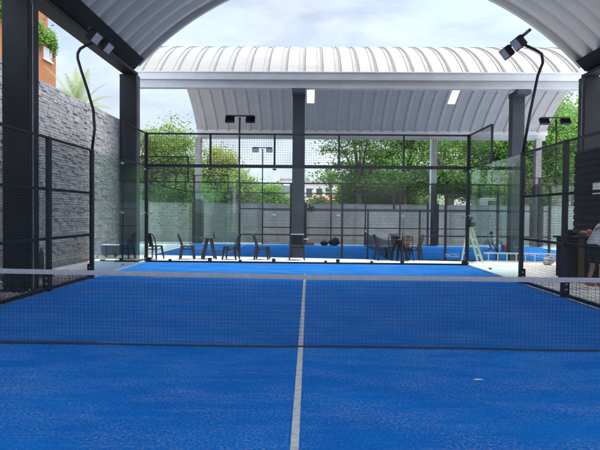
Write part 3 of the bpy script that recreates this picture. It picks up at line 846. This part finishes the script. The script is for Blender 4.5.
# a scrap on the court
m = MB(); m.add([(-.05, 0, .006), (-.01, -.02, .010), (.04, -.012, .012), (.055, .012, .01), (.0, .022, .014), (-.03, .015, .010)], [(0, 1, 5), (1, 2, 4), (2, 3, 4), (1, 4, 5)])
tag(m.build('paper_scrap', M['white'], loc=(1.71, -1.12, 0)), 'small white scrap of paper lying on the blue turf in front of the net', 'paper')

# ------------------------------------------------------------------ people
def skin_mesh(chains, sub=2):
    """chains: list of [(point, radius), ...] or dict trees -> evaluated skinned mesh data (verts, faces)"""
    me = bpy.data.meshes.new('tmp'); vs = []; es = []; rad = []; roots = []
    for nodes, edges in chains:
        o = len(vs); roots.append(o)
        for p, r_ in nodes: vs.append(p); rad.append(r_)
        es += [(a + o, b + o) for a, b in edges]
    me.from_pydata(vs, es, [])
    ob = bpy.data.objects.new('tmp', me); col.objects.link(ob)
    md = ob.modifiers.new('Skin', 'SKIN'); md.use_smooth_shade = True
    sv = me.skin_vertices[0].data
    for i, r_ in enumerate(rad):
        sv[i].radius = r_ if isinstance(r_, tuple) else (r_, r_); sv[i].use_root = i in roots
    sd = ob.modifiers.new('Sub', 'SUBSURF'); sd.levels = sub; sd.render_levels = sub
    dg = bpy.context.evaluated_depsgraph_get(); ev = ob.evaluated_get(dg); em = ev.to_mesh()
    V = [tuple(v.co) for v in em.vertices]; F = [tuple(p.vertices) for p in em.polygons]
    ev.to_mesh_clear(); bpy.data.objects.remove(ob); bpy.data.meshes.remove(me)
    return V, F
def head_mesh(c, fwd, s=1.0):
    """a head with brow, nose, mouth, chin and ears facing fwd"""
    n, k = 20, 16; vs = []; fs = []
    f = Vector(fwd).normalized(); up = (Vector((0, 0, 1)) - f * f.z).normalized(); rt = f.cross(up)
    for i in range(k + 1):
        ph = -math.pi / 2 + math.pi * i / k
        for j in range(n):
            th = 2 * math.pi * j / n
            x = math.cos(ph) * math.cos(th); y = math.cos(ph) * math.sin(th); z_ = math.sin(ph)
            px = .098 * x; py = .074 * y * (1 - .18 * max(0, -z_)); pz = .118 * z_
            if x > 0.3 and abs(y) < .35:
                if abs(z_ + .12) < .16: px += .022 * (1 - abs(y) / .35) * (1 - abs(z_ + .12) / .16)      # nose
                if abs(z_ - .18) < .09: px += .005
                if abs(z_ - .04) < .07 and abs(y) > .12: px -= .008                                      # eye hollows
                if abs(z_ + .48) < .07: px += .006                                                       # lips
                if z_ < -.7: px += .016                                                                  # chin
            vs.append(Vector(c) + (f * px + rt * py + up * pz) * s)
    for i in range(k):
        for j in range(n): fs.append((i * n + j, i * n + (j + 1) % n, (i + 1) * n + (j + 1) % n, (i + 1) * n + j))
    m = MB(); m.add(vs, fs)
    for sd in (-1, 1): m.ball(Vector(c) + (rt * sd * .076 - f * .01) * s, (.018 * s, .014 * s, .03 * s), 8, 6)
    return m, f, up, rt
def person(label, loc, rz, J, mats, cap=None, head_fwd=(1, 0, -.25)):
    """J: joint positions; local x is forward, y left, z up"""
    root = thing('person', label, 'person', loc, rz)
    V = Vector
    names = ['pelvis', 'waist', 'chest', 'neck', 'skull']
    nodes = [(J['pelvis'], (.13, .10)), (J['waist'], (.125, .095)), (J['chest'], (.15, .105)), (J['neck'], .055), (J['skull'], .06)]
    edges = [(0, 1), (1, 2), (2, 3), (3, 4)]
    def chain(start, pts):
        a = start
        for p in pts: nodes.append(p); edges.append((a, len(nodes) - 1)); a = len(nodes) - 1
    hands = []
    for s in 'lr':
        chain(2, [(J['shoulder_' + s], .058), (J['elbow_' + s], .042), (J['wrist_' + s], .028), (J['palm_' + s], (.04, .018))])
        chain(0, [(J['hip_' + s], .088), (J['knee_' + s], .058), (J['ankle_' + s], .038), (J['toe_' + s], .034)])
    chains = [(nodes, edges)]
    for s, sg in (('l', 1), ('r', -1)):
        w, p = V(J['wrist_' + s]), V(J['palm_' + s]); d = (p - w).normalized()
        side = d.cross(V((0, 0, 1))).normalized(); dn = V((0, 0, -1))
        for k, (off, L) in enumerate(((-.030, .062), (-.010, .075), (.010, .070), (.030, .055))):
            b = p + side * off + d * .02
            chains.append(([(b, .0095), (b + d * L * .5, .009), (b + d * L * .85 + dn * L * .35, .008), (b + d * L * .95 + dn * L * .7, .0065)], [(0, 1), (1, 2), (2, 3)]))
        b = p - d * .03 + side * (.03 * sg)
        chains.append(([(b, .011), (b + side * (.03 * sg) + d * .025 + dn * .01, .010), (b + side * (.035 * sg) + d * .055 + dn * .02, .008)], [(0, 1), (1, 2)]))
    vs, fs = skin_mesh(chains)
    m = MB(); m.add(vs, fs)
    hc = V(J['head']); hm, f, up, rt = head_mesh(hc, head_fwd); m.add(hm.v, hm.f)
    m.build('body', M['skin'], root, smooth=True)
    # shirt
    tn = [(V(J['pelvis']) * 1.1 - V(J['waist']) * .1, (.172, .138)), (V(J['pelvis']) * .5 + V(J['waist']) * .5, (.168, .132)), (J['waist'], (.16, .122)), (J['chest'], (.178, .128)), (V(J['chest']) * .25 + V(J['neck']) * .75, .085)]
    te = [(0, 1), (1, 2), (2, 3), (3, 4)]
    for s in 'lr':
        sh_, el = V(J['shoulder_' + s]), V(J['elbow_' + s])
        tn.append((sh_, .083)); te.append((3, len(tn) - 1)); tn.append((sh_ + (el - sh_) * .9, .068)); te.append((len(tn) - 2, len(tn) - 1))
    vs, fs = skin_mesh([(tn, te)]); mm = MB(); mm.add(vs, fs); mm.build('shirt', M[mats[0]], root, smooth=True)
    sn = [(J['pelvis'], (.158, .125)), (V(J['pelvis']) * .3 + V(J['waist']) * .7, (.15, .115))]; se = [(0, 1)]
    for s in 'lr':
        h_, kn = V(J['hip_' + s]), V(J['knee_' + s])
        sn.append((h_, .115)); se.append((0, len(sn) - 1)); sn.append((h_ + (kn - h_) * .9, .088)); se.append((len(sn) - 2, len(sn) - 1))
    vs, fs = skin_mesh([(sn, se)]); mm = MB(); mm.add(vs, fs); mm.build('shorts', M[mats[1]], root, smooth=True)
    # shoes
    for s in 'lr':
        a, t_ = V(J['ankle_' + s]), V(J['toe_' + s]); fl = min(a.z, t_.z) - .02
        vs, fs = skin_mesh([([(a - (t_ - a).normalized() * .06 + V((0, 0, -.03)), .042), (a + V((0, 0, -.005)), .05), ((a + t_) / 2 + V((0, 0, -.01)), .045), (t_, .038), (t_ + (t_ - a).normalized() * .05, .028)], [(0, 1), (1, 2), (2, 3), (3, 4)])])
        mm = MB(); mm.add(vs, fs); mm.build('shoe', M[mats[2]], root, smooth=True)
    # hair or cap
    mm = MB(); n = 14; k = 7; vs = []; fs = []
    for i in range(k + 1):
        ph = math.pi / 2 * (1 - i / k) - .12 * (i / k)
        for j in range(n):
            th = 2 * math.pi * j / n; low = 0 if math.cos(th) > .45 else -.35 * (i / k)
            vs.append(hc + up * (.127 * math.sin(ph + low)) + f * (.104 * math.cos(ph + low) * math.cos(th) - .004) + rt * (.081 * math.cos(ph + low) * math.sin(th)))
    for i in range(k):
        for j in range(n): fs.append((i * n + j, i * n + (j + 1) % n, (i + 1) * n + (j + 1) % n, (i + 1) * n + j))
    mm.add(vs, fs)
    if cap:
        mm.add([hc + f * .09 + rt * .07 + up * .045, hc + f * .19 + rt * .045 + up * .03, hc + f * .19 - rt * .045 + up * .03, hc + f * .09 - rt * .07 + up * .045], [(0, 1, 2, 3)])
    mm.build('cap' if cap else 'hair', M[cap or 'hair'], root, smooth=True)
    return root
J = dict(pelvis=(0, 0, .92), waist=(.07, 0, 1.06), chest=(.22, 0, 1.24), neck=(.37, 0, 1.40), skull=(.43, 0, 1.46), head=(.49, 0, 1.51),
         shoulder_l=(.27, .17, 1.33), elbow_l=(.36, .24, 1.04), wrist_l=(.40, .18, .80), palm_l=(.41, .165, .72),
         shoulder_r=(.27, -.17, 1.33), elbow_r=(.38, -.25, 1.05), wrist_r=(.46, -.20, .82), palm_r=(.48, -.185, .74),
         hip_l=(0, .09, .85), knee_l=(.12, .12, .48), ankle_l=(.0, .13, .085), toe_l=(.14, .15, .045),
         hip_r=(0, -.09, .85), knee_r=(.16, -.11, .48), ankle_r=(.10, -.12, .085), toe_r=(.24, -.13, .045))
person('bending person in a pale grey shirt, dark shorts and red shoes beside the black counter', (6.30, 5.35, 0), R(8), J, ('shirt', 'shorts', 'shoe'), head_fwd=(1, 0, -.5))
J = dict(pelvis=(0, 0, .30), waist=(.07, 0, .43), chest=(.17, 0, .60), neck=(.25, 0, .75), skull=(.28, 0, .81), head=(.31, 0, .87),
         shoulder_l=(.18, .16, .69), elbow_l=(.40, .20, .52), wrist_l=(.56, .12, .40), palm_l=(.63, .10, .37),
         shoulder_r=(.18, -.16, .69), elbow_r=(.38, -.22, .50), wrist_r=(.54, -.14, .36), palm_r=(.61, -.12, .33),
         hip_l=(.02, .10, .28), knee_l=(.38, .18, .46), ankle_l=(.18, .17, .085), toe_l=(.32, .19, .045),
         hip_r=(.02, -.10, .28), knee_r=(.38, -.18, .44), ankle_r=(.16, -.17, .085), toe_r=(.30, -.19, .045))
person('person in pale clothes and a black cap crouching on the second court', (9.95, 21.2, Z2), R(200), J, ('shirt', 'shirt', 'shoe'), cap='blackcloth')

# ------------------------------------------------------------------ plants
def leaves_mesh(C, S, name, mat, parent, size, flat_=.5):
    """C: (n,3) leaf centres, S: tints; one diamond-shaped face per leaf"""
    n = len(C)
    a = rng.normal(size=(n, 3)); a[:, 2] *= flat_; a /= np.linalg.norm(a, axis=1)[:, None]
    b = rng.normal(size=(n, 3)); b -= (a * b).sum(1)[:, None] * a; b /= np.linalg.norm(b, axis=1)[:, None]
    L = size * rng.uniform(.6, 1.3, n)[:, None]
    P = np.stack([C - a * L, C + b * L * .48, C + a * L, C - b * L * .48], 1).reshape(-1, 3)
    me = bpy.data.meshes.new(name)
    me.vertices.add(4 * n); me.vertices.foreach_set('co', P.astype('f').ravel())
    me.loops.add(4 * n); me.loops.foreach_set('vertex_index', np.arange(4 * n, dtype='i'))
    me.polygons.add(n); me.polygons.foreach_set('loop_start', np.arange(0, 4 * n, 4, dtype='i'))
    me.update(calc_edges=True)
    at = me.attributes.new('tint', 'FLOAT', 'FACE'); at.data.foreach_set('value', np.clip(S, 0, 1).astype('f'))
    me.materials.append(mat); o = bpy.data.objects.new(name, me); col.objects.link(o)
    if parent is not None: o.parent = parent
    return o
GT = 'trees and bushes beyond the block wall'
def tree(label, x, y, h, rx, rz_, mat, n=9000, clumps=60, leaf_=.11, bark='bark', low=.0, group=GT, kind='tree', trunk_r=.16, lean=0, hollow=.35, spread=.34, layer=.62):
    """crown centre height = h - rz_; crown half sizes rx, rz_"""
    root = thing('tree' if kind == 'tree' else 'bush', label, kind, (x, y, Z2 - .1), 0, group)
    cz = h - rz_
    m = MB(); fork = max(.3, cz - rz_ * .55)
    m.tube([(0, 0, 0), (lean * .4, 0, fork * .5), (lean * .8, .05, fork), (lean, .1, cz)], [trunk_r * 1.25, trunk_r, trunk_r * .8, trunk_r * .35], 8)
    cl = []
    for k in range(clumps):
        d = rng.normal(size=3); d /= np.linalg.norm(d)
        q = rng.uniform(hollow, 1) ** .6 * rng.uniform(.82, 1.12)
        if d[2] < -.55: d[2] *= .6
        c = np.array([lean + d[0] * rx * q, d[1] * rx * .9 * q, cz + d[2] * rz_ * q]); cl.append(c)
    for k in range(min(18, clumps)):
        c = cl[k]; mid = (c + np.array([lean, 0, fork])) / 2 + np.array([0, 0, .12 * rz_])
        m.tube([(lean * .8, .03, fork * .95), tuple(mid), tuple(c)], [trunk_r * .6, trunk_r * .38, .03], 6)
    m.build('trunk', M[bark], root, smooth=True)
    per = n // clumps; C = []; S = []
    for c in cl:
        r_ = spread * rng.uniform(.55, 1.3) * min(rx, rz_) ** .6
        g = rng.normal(size=(per, 3)) * np.array([r_, r_, r_ * layer])
        C.append(c + g); S.append(rng.uniform(.05, .95) * .65 + rng.uniform(0, .35, per))
    leaves_mesh(np.concatenate(C), np.concatenate(S), 'crown', M[mat], root, leaf_)
    return root
# left group, seen through the left of the back mesh
tree('yellow green leafy tree at the far left behind the glass corner', -9.6, 29.5, 8.2, 2.2, 3.6, 'leaf_yellow', 30000, 150, 0.085)
tree('large pale green tree with dry patches left of the thin concrete column', -6.4, 31.5, 6.8, 1.9, 2.6, 'leaf_dry', 21000, 112, 0.085)
tree('bright green bush filling the gap below the large dry patched tree', -8.0, 28.2, 4.2, 2.2, 1.9, 'leaf_bright', 18000, 100, 0.095, kind='bush', trunk_r=.08)
tree('mid green bush just right of the thin concrete column', -4.6, 29.0, 4.3, 1.5, 1.9, 'leaf_yellow', 13500, 75, 0.095, kind='bush', trunk_r=.08)
tree('bright yellow green bush below the far twin floodlight', -3.0, 31.0, 4.1, 1.35, 1.7, 'leaf_bright', 12000, 68, 0.095, kind='bush', trunk_r=.08)
tree('small dark bush beside the white house with a pale roof', -1.7, 31.5, 3.0, .9, 1.2, 'leaf_mid', 7500, 50, 0.085, kind='bush', trunk_r=.06)
tree('low tangled bush right of the central column', .6, 30.0, 3.1, 1.1, 1.2, 'leaf_yellow', 7500, 50, 0.095, kind='bush', trunk_r=.06)
# right group
tree('tall dark tree with open branches right of the central column', 3.7, 31, 9.6, 2.9, 3.9, 'leaf_dark', 9000, 42, .10, trunk_r=.2, hollow=.15, spread=.40, layer=.33)
tree('pale green feathery tree beyond the end of the second net', 4.0, 34, 5.6, 1.7, 2.3, 'leaf_mid', 13500, 87, 0.114, trunk_r=.10)
tree('broad bright green tree left of the column with the white downpipe', 6.9, 30.5, 8.8, 2.1, 3.5, 'leaf_mid', 13000, 55, .10, trunk_r=.18, spread=.42, layer=.34)
tree('dense dark green bush under the broad trees', 6.2, 33.5, 4.6, 2.0, 2.1, 'leaf_dark', 13500, 87, 0.114, kind='bush', trunk_r=.1)
tree('broad bright green tree with a thick leaning trunk right of the downpipe', 9.8, 30.5, 9.2, 2.6, 3.9, 'leaf_bright', 17000, 62, .10, trunk_r=.3, bark='palebark', lean=.4, spread=.42, layer=.36)
tree('yellow green tree behind the right corner of the back mesh', 12.6, 32, 8.3, 2.3, 3.4, 'leaf_bright', 15000, 60, .10, trunk_r=.2, spread=.42, layer=.4)
tree('tall bright tree filling the gap left of the right steel column', 16.2, 31, 10.6, 2.9, 4.2, 'leaf_bright', 27000, 150, 0.114, trunk_r=.24)
tree('low yellow green bush at the right end of the block wall', 14.6, 28.6, 4.8, 1.8, 2.2, 'leaf_yellow', 15000, 87, 0.104, kind='bush', trunk_r=.08)
tree('tall mid green tree partly hidden by the right steel column', 20.0, 33, 11.0, 3.2, 4.6, 'leaf_mid', 21000, 125, 0.133, trunk_r=.25)
tree('pale tree far behind the trees at the right', 8.5, 44, 8.0, 4.5, 3.6, 'leaf_mid', 13500, 112, 0.152, trunk_r=.25)

def palm(label, x, y, h, n, L, mat, droop=.9, trunk_r=.12, z0=None, group=GT, wid=.16, fine=False):
    root = thing('palm_tree', label, 'palm', (x, y, Z2 - .1 if z0 is None else z0), 0, group)
    MB().tube([(0, 0, 0), (.05, 0, h * .5), (0, .03, h)], [trunk_r * 1.2, trunk_r, trunk_r * .8], 8).build('trunk', M['palebark'], root, smooth=True)
    m = MB()
    for k in range(n):
        a = 2 * math.pi * (k / n) + random.uniform(-.3, .3); el = random.uniform(.15, 1.3)
        p = Vector((0, 0, h)); d = Vector((math.cos(a) * math.cos(el), math.sin(a) * math.cos(el), math.sin(el)))
        ln = L * random.uniform(.75, 1.1); st = 9; tn_ = random.uniform(.1, .9)
        for i in range(st):
            q = p + d * (ln / st)
            sd = d.cross(Vector((0, 0, 1)))
            sd = sd.normalized() if sd.length > 1e-3 else Vector((1, 0, 0))
            wl = wid * ln * math.sin(math.pi * (i + .8) / (st + .8))
            for u in ((0, .2, .4, .6, .8) if fine else (0, .33, .66)):
                b = p + (q - p) * u
                for s in (-1, 1):
                    tip = b + sd * s * wl + d * wl * .55 + Vector((0, 0, -wl * .35))
                    m.add([b, b + d * (.018 if fine else .05) * ln, tip], [(0, 1, 2)], tn_ + random.uniform(-.1, .1))
            p = q; d = (d + Vector((0, 0, -droop / st))).normalized()
    m.build('crown', M[mat], root)
    return root
palm('spiky leaved palm right of the central column', 1.75, 34, 4.3, 20, 1.5, 'leaf_mid', .7)
palm('second lower spiky palm right of the central column', 2.6, 35.5, 3.4, 18, 1.5, 'leaf_yellow', .7)
palm('pale feathery palm rising behind the stone wall', -9.5, 15.2, 5.9, 34, 2.3, 'leaf_pale', 1.25, .09, group='palms behind the stone wall', wid=.13, fine=True)

# plants in the bed along the stone wall
GP = 'upright plants in the gravel bed'
def cactus(label, x, y, stems):
    root = thing('cactus', label, 'cactus', (x, y, -.04), 0, GP)
    for dx, dy, h, r_ in stems:
        m = MB(); n = 12; vs = []; fs = []; K = 9
        for i in range(K + 1):
            z_ = h * i / K; e = 1 if i < K - 1 else (.75 if i == K - 1 else .2)
            for j in range(n):
                a = 2 * math.pi * j / n; q = r_ * e * (1 if j % 2 else .78)
                vs.append((dx + q * math.cos(a) + .02 * math.sin(z_ * 3), dy + q * math.sin(a), z_))
        for i in range(K):
            for j in range(n): fs.append((i * n + j, i * n + (j + 1) % n, (i + 1) * n + (j + 1) % n, (i + 1) * n + j))
        fs.append(tuple(range(K * n, K * n + n))); m.add(vs, fs); m.build('stem', M['cactus'], root)
    return root
cactus('tall dark cactus of three stems by the stone wall', -6.35, 5.9, [(0, 0, 1.05, .07), (.14, .05, .75, .055), (-.12, .08, .6, .05)])
cactus('single slim cactus beside the mesh fence post', -6.3, 5.05, [(0, 0, .95, .06), (.1, .1, .4, .05)])
def spiky(label, x, y, n, L, mat='cactus'):
    root = thing('agave', label, 'agave', (x, y, -.04), 0, GP)
    m = MB()
    for k in range(n):
        a = 2 * math.pi * k / n * 2.4; el = R(random.uniform(35, 85)); ln = L * random.uniform(.7, 1.1)
        d = Vector((math.cos(a) * math.cos(el), math.sin(a) * math.cos(el), math.sin(el))); s = Vector((-math.sin(a), math.cos(a), 0))
        w = .035; p1 = d * ln * .5; p2 = d * ln
        m.add([s * -w, s * w, p1 + s * w * .9, p1 - s * w * .9, p2, p1 + Vector((0, 0, -.02))], [(0, 1, 2, 3), (3, 2, 4)])
    m.build('leaves', M[mat], root); MB().ball((0, 0, .03), (.07, .07, .05), 8, 6).build('base', M['cactus'], root)
    return root
spiky('spiky agave in the gravel bed between two fence posts', -6.2, 4.6, 26, .55)
spiky('small pale spiky agave at the foot of the stone wall', -6.6, 6.35, 20, .42)
spiky('low spiky agave beside the dark steel column', -5.75, 5.4, 18, .3)

# ------------------------------------------------------------------ buildings beyond
root = thing('orange_house', 'orange rendered house with plants on its ledge, behind the stone wall', 'house', (-17.2, 20, Z2))
MB().span((-9, -2, 0), (0, 8.9, 12.7)).build('wall', M['orange'], root)
MB().span((-9, -2, 12.7), (-.55, 8.9, 15.4)).build('upper_wall', M['orange'], root)
MB().span((-.30, -2, 12.703), (-.22, 8.85, 12.95)).build('ledge_parapet', M['orange'], root)
for y0 in (7.2, 3.2, -.6):
    w = MB().span((.001, y0, 11.75), (.05, y0 + 1.1, 12.5)).build('window', M['pane_grey'], root)
    m = MB(); m.span((.051, y0 - .08, 11.66), (.09, y0 + 1.18, 11.74)); m.span((.051, y0 + .52, 11.75), (.07, y0 + .58, 12.5)); m.build('frame', M['white'], w)
N = 9000
yy = rng.uniform(-2, 8.7, N); C = np.column_stack([rng.normal(-.02, .16, N), yy, 12.85 + rng.normal(.1, .28, N) * (.5 + np.sin(yy * 2.1) ** 2) - .2 * np.cos(yy * 1.3)])
leaves_mesh(C, rng.uniform(0, 1, N), 'ledge_plants', M['leaf_bright'], root, .12)

def house(label, x, y, w, d, h, wall, roof, rh, windows, flat_roof=False):
    root = thing('house', label, 'house', (x, y, Z2))
    MB().span((-w / 2, -d / 2, 0), (w / 2, d / 2, h)).build('wall', M[wall], root)
    m = MB(); e = .25
    if flat_roof: m.span((-w / 2 - e, -d / 2 - e, h), (w / 2 + e, d / 2 + e, h + rh))
    else:
        m.add([(-w / 2 - e, -d / 2 - e, h), (w / 2 + e, -d / 2 - e, h), (w / 2 + e, d / 2 + e, h), (-w / 2 - e, d / 2 + e, h), (-w * .2, 0, h + rh), (w * .2, 0, h + rh)],
              [(0, 1, 5, 4), (1, 2, 5), (2, 3, 4, 5), (3, 0, 4), (3, 2, 1, 0)])
    m.build('roof', M[roof], root)
    for wx, wz, ww, wh in windows:
        f = MB().span((wx - ww / 2 - .06, -d / 2 - .04, wz - .06), (wx + ww / 2 + .06, -d / 2 - .001, wz + wh + .06)).build('window', M['white'], root)
        MB().span((wx - ww / 2, -d / 2 - .05, wz), (wx + ww / 2, -d / 2 - .041, wz + wh)).build('pane', M['pane_dark'], f)
    return root
house('small white house with a pale hipped roof beyond the block wall', -5.0, 46, 2.5, 3, 2.9, 'white', 'tile_roof', 1.0, [(-.6, 1.6, .5, .9), (.5, 1.6, .6, .9)])
house('pinkish house with a blue grey flat roof beside the central column', -3.6, 62, 3.6, 4, 4.6, 'pinkish', 'blue_roof', .75, [(-.9, 2.6, .8, 1.1), (.8, 2.6, .8, 1.1)], True)
house('pale upper house with grey windows behind the blue roofed one', -2.2, 78, 4.2, 5, 7.0, 'white', 'cap', .3, [(-1.1, 4.9, 1.0, 1.1), (.9, 4.9, 1.0, 1.1)], True)
house('two storey white house with dark windows right of the central column', 1.3, 58, 3.6, 5, 5.4, 'white', 'cap', .25, [(-1.2, 3.7, .7, 1.1), (0, 3.7, .7, 1.1), (1.1, 3.7, .7, 1.1), (-1.2, 1.9, .7, 1.1), (.3, 1.9, .9, 1.1)], True)
house('pinkish stepped house below the two storey white one', 1.5, 50, 3.0, 4, 3.2, 'pinkish', 'rust', .6, [(-.6, 1.9, .6, .9), (.6, 1.9, .6, .9)])
house('cream house glimpsed between the far trees at the right', 5.2, 60, 5, 5, 4.2, 'cream', 'rust', 1.0, [(-1, 2.0, .9, 1.1), (1, 2.0, .9, 1.1)])
# van behind the wall
root = thing('parked_van', 'white van with dark side windows, its roof showing above the block wall', 'van', (13.4, 29.6, Z2))
m = MB(); pr = [(-1.9, .35), (1.9, .35), (1.95, 1.1), (1.55, 1.35), (1.15, 2.82), (.9, 2.98), (-1.75, 2.98), (-1.9, 2.8)]
vs = [(x, -.9, z_) for x, z_ in pr] + [(x, .9, z_) for x, z_ in pr]; n = len(pr)
m.add(vs, [tuple(range(n)), tuple(range(2 * n - 1, n - 1, -1))] + [(i, n + i, n + (i + 1) % n, (i + 1) % n) for i in range(n)]); m.build('body', M['white'], root, bevel=.06)
for x in (-1.05, -.35, .35): MB().span((x - .27, -.92, 2.45), (x + .27, -.903, 2.78)).build('side_window', M['pane_dark'], root)
for x in (-1.2, 1.2):
    for y in (-.9, .72):
        m = MB(); m.tube([(x, y, .34), (x, y + .18, .34)], .34, 16); m.build('wheel', M['blackcloth'], root)
# utility poles and cable
def pole(label, x, y, h):
    root = thing('utility_pole', label, 'utility pole', (x, y, Z2))
    MB().tube([(0, 0, 0), (0, 0, h)], [.13, .09], 10).build('pole', M['cap'], root, smooth=True)
    MB().span((-.6, -.05, h - .5), (.6, .05, h - .4)).build('crossarm', M['wood'], root)
pole('tall utility pole beyond the stone wall, carrying the cables', -16.2, 40, 13.6)
pole('short utility pole among the bushes, where the cables end', -5.7, 42, 6.6)
for dz, lab in ((0, 'upper overhead cable slanting down past the end of the white roof'), (-.45, 'lower overhead cable slanting down past the end of the white roof')):
    root_pts = []
    for i in range(17):
        f = i / 16; root_pts.append((-16.2 + 10.5 * f + dz, 40 + 2 * f, 13.1 + dz + (6.0 - 13.1) * f - .5 * 4 * f * (1 - f) * .5))
    tag(MB().tube(root_pts, .022, 6).build('overhead_cable', M['cable']), lab, 'cable')

# ------------------------------------------------------------------ sky, light, camera
W = bpy.data.worlds.new('World'); scene.world = W; W.use_nodes = True
n, l = W.node_tree.nodes, W.node_tree.links
bg = n['Background']
SUN_EL, SUN_AZ = R(73), R(58)          # azimuth measured clockwise from +y
sky = n.new('ShaderNodeTexSky'); sky.sky_type = 'NISHITA'; sky.sun_disc = False
sky.sun_elevation = SUN_EL; sky.sun_rotation = SUN_AZ; sky.dust_density = 2.0; sky.air_density = 1.0; sky.ozone_density = 1.2
tc = n.new('ShaderNodeTexCoord'); mp = n.new('ShaderNodeMapping'); mp.inputs['Scale'].default_value = (1.3, 1.0, 3.6); mp.inputs['Location'].default_value = (.4, .1, .2)
l.new(tc.outputs['Generated'], mp.inputs['Vector'])
nz = n.new('ShaderNodeTexNoise'); nz.inputs['Scale'].default_value = 1.8; nz.inputs['Detail'].default_value = 7; nz.inputs['Roughness'].default_value = .58; nz.inputs['Distortion'].default_value = .5
l.new(mp.outputs[0], nz.inputs['Vector'])
rp = n.new('ShaderNodeValToRGB'); rp.color_ramp.elements[0].position = .34; rp.color_ramp.elements[0].color = (.88, .88, .88, 1); rp.color_ramp.elements[1].position = .66; rp.color_ramp.elements[1].color = (.97, .97, .97, 1)
l.new(nz.outputs['Fac'], rp.inputs['Fac'])
mx = n.new('ShaderNodeMix'); mx.data_type = 'RGBA'
l.new(rp.outputs['Color'], mx.inputs[0]); l.new(sky.outputs['Color'], mx.inputs[6]); nz2 = n.new('ShaderNodeTexNoise'); nz2.inputs['Scale'].default_value = 3.1; nz2.inputs['Detail'].default_value = 6; nz2.inputs['Roughness'].default_value = .55; nz2.inputs['Distortion'].default_value = .6
l.new(mp.outputs[0], nz2.inputs['Vector'])
rp2 = n.new('ShaderNodeValToRGB'); rp2.color_ramp.elements[0].position = .36; rp2.color_ramp.elements[0].color = (.315, .365, .42, 1); rp2.color_ramp.elements[1].position = .62; rp2.color_ramp.elements[1].color = (.525, .55, .58, 1)
l.new(nz2.outputs['Fac'], rp2.inputs['Fac']); l.new(rp2.outputs['Color'], mx.inputs[7])
# an overcast sky brightens towards the zenith and round the veiled sun
SD = (math.sin(SUN_AZ) * math.cos(SUN_EL), math.cos(SUN_AZ) * math.cos(SUN_EL), math.sin(SUN_EL))
dp = n.new('ShaderNodeVectorMath'); dp.operation = 'DOT_PRODUCT'; dp.inputs[1].default_value = SD
nrm = n.new('ShaderNodeVectorMath'); nrm.operation = 'NORMALIZE'; l.new(tc.outputs['Generated'], nrm.inputs[0]); l.new(nrm.outputs[0], dp.inputs[0])
gr = n.new('ShaderNodeMapRange'); gr.interpolation_type = 'SMOOTHSTEP'; gr.inputs['From Min'].default_value = .70; gr.inputs['From Max'].default_value = 1.0; gr.inputs['To Min'].default_value = 1.0; gr.inputs['To Max'].default_value = 4.2
l.new(dp.outputs['Value'], gr.inputs['Value'])
sc_ = n.new('ShaderNodeVectorMath'); sc_.operation = 'SCALE'; l.new(mx.outputs[2], sc_.inputs[0]); l.new(gr.outputs['Result'], sc_.inputs['Scale'])
sp = n.new('ShaderNodeSeparateXYZ'); l.new(nrm.outputs[0], sp.inputs[0])      # added brightness in the unseen sky behind the camera, to light the court
g2 = n.new('ShaderNodeMapRange'); g2.interpolation_type = 'SMOOTHSTEP'; g2.inputs['From Min'].default_value = .35; g2.inputs['From Max'].default_value = -.6; g2.inputs['To Min'].default_value = 1.0; g2.inputs['To Max'].default_value = 3.0
l.new(sp.outputs['Y'], g2.inputs['Value'])
sc2 = n.new('ShaderNodeVectorMath'); sc2.operation = 'SCALE'; l.new(sc_.outputs[0], sc2.inputs[0]); l.new(g2.outputs['Result'], sc2.inputs['Scale'])
l.new(sc2.outputs[0], bg.inputs['Color']); bg.inputs['Strength'].default_value = .1

sun = bpy.data.lights.new('sun', 'SUN'); sun.energy = .7; sun.angle = R(40); sun.color = (1, .96, .90)
so = bpy.data.objects.new('sun', sun); col.objects.link(so)
d = Vector((math.sin(SUN_AZ) * math.cos(SUN_EL), math.cos(SUN_AZ) * math.cos(SUN_EL), math.sin(SUN_EL)))
so.rotation_euler = d.to_track_quat('Z', 'Y').to_euler(); so.location = d * 30

cam = bpy.data.cameras.new('camera'); co = bpy.data.objects.new('camera', cam); col.objects.link(co); scene.camera = co
cam.sensor_fit = 'HORIZONTAL'; cam.sensor_width = 36; cam.lens = 514.39 / 600 * 36
yaw, pit, rol = -.0169, -.0233, .0092
f = Vector((math.sin(yaw) * math.cos(pit), math.cos(yaw) * math.cos(pit), math.sin(pit))); r_ = Vector((math.cos(yaw), -math.sin(yaw), 0)); u = r_.cross(f)
Rr = r_ * math.cos(rol) + u * math.sin(rol); U = -r_ * math.sin(rol) + u * math.cos(rol)
co.matrix_world = Matrix(((Rr.x, U.x, -f.x, .0811), (Rr.y, U.y, -f.y, -6.0127), (Rr.z, U.z, -f.z, 1.58), (0, 0, 0, 1)))
cam.clip_start = .05; cam.clip_end = 6000
vs_ = scene.view_settings; vs_.view_transform = 'Standard'; vs_.look = 'None'; vs_.gamma = 1; vs_.use_curve_mapping = False; vs_.exposure = 3.7
c = scene.cycles; c.max_bounces = 10; c.diffuse_bounces = 5; c.transparent_max_bounces = 40; c.use_denoising = True
c.caustics_reflective = False; c.caustics_refractive = False
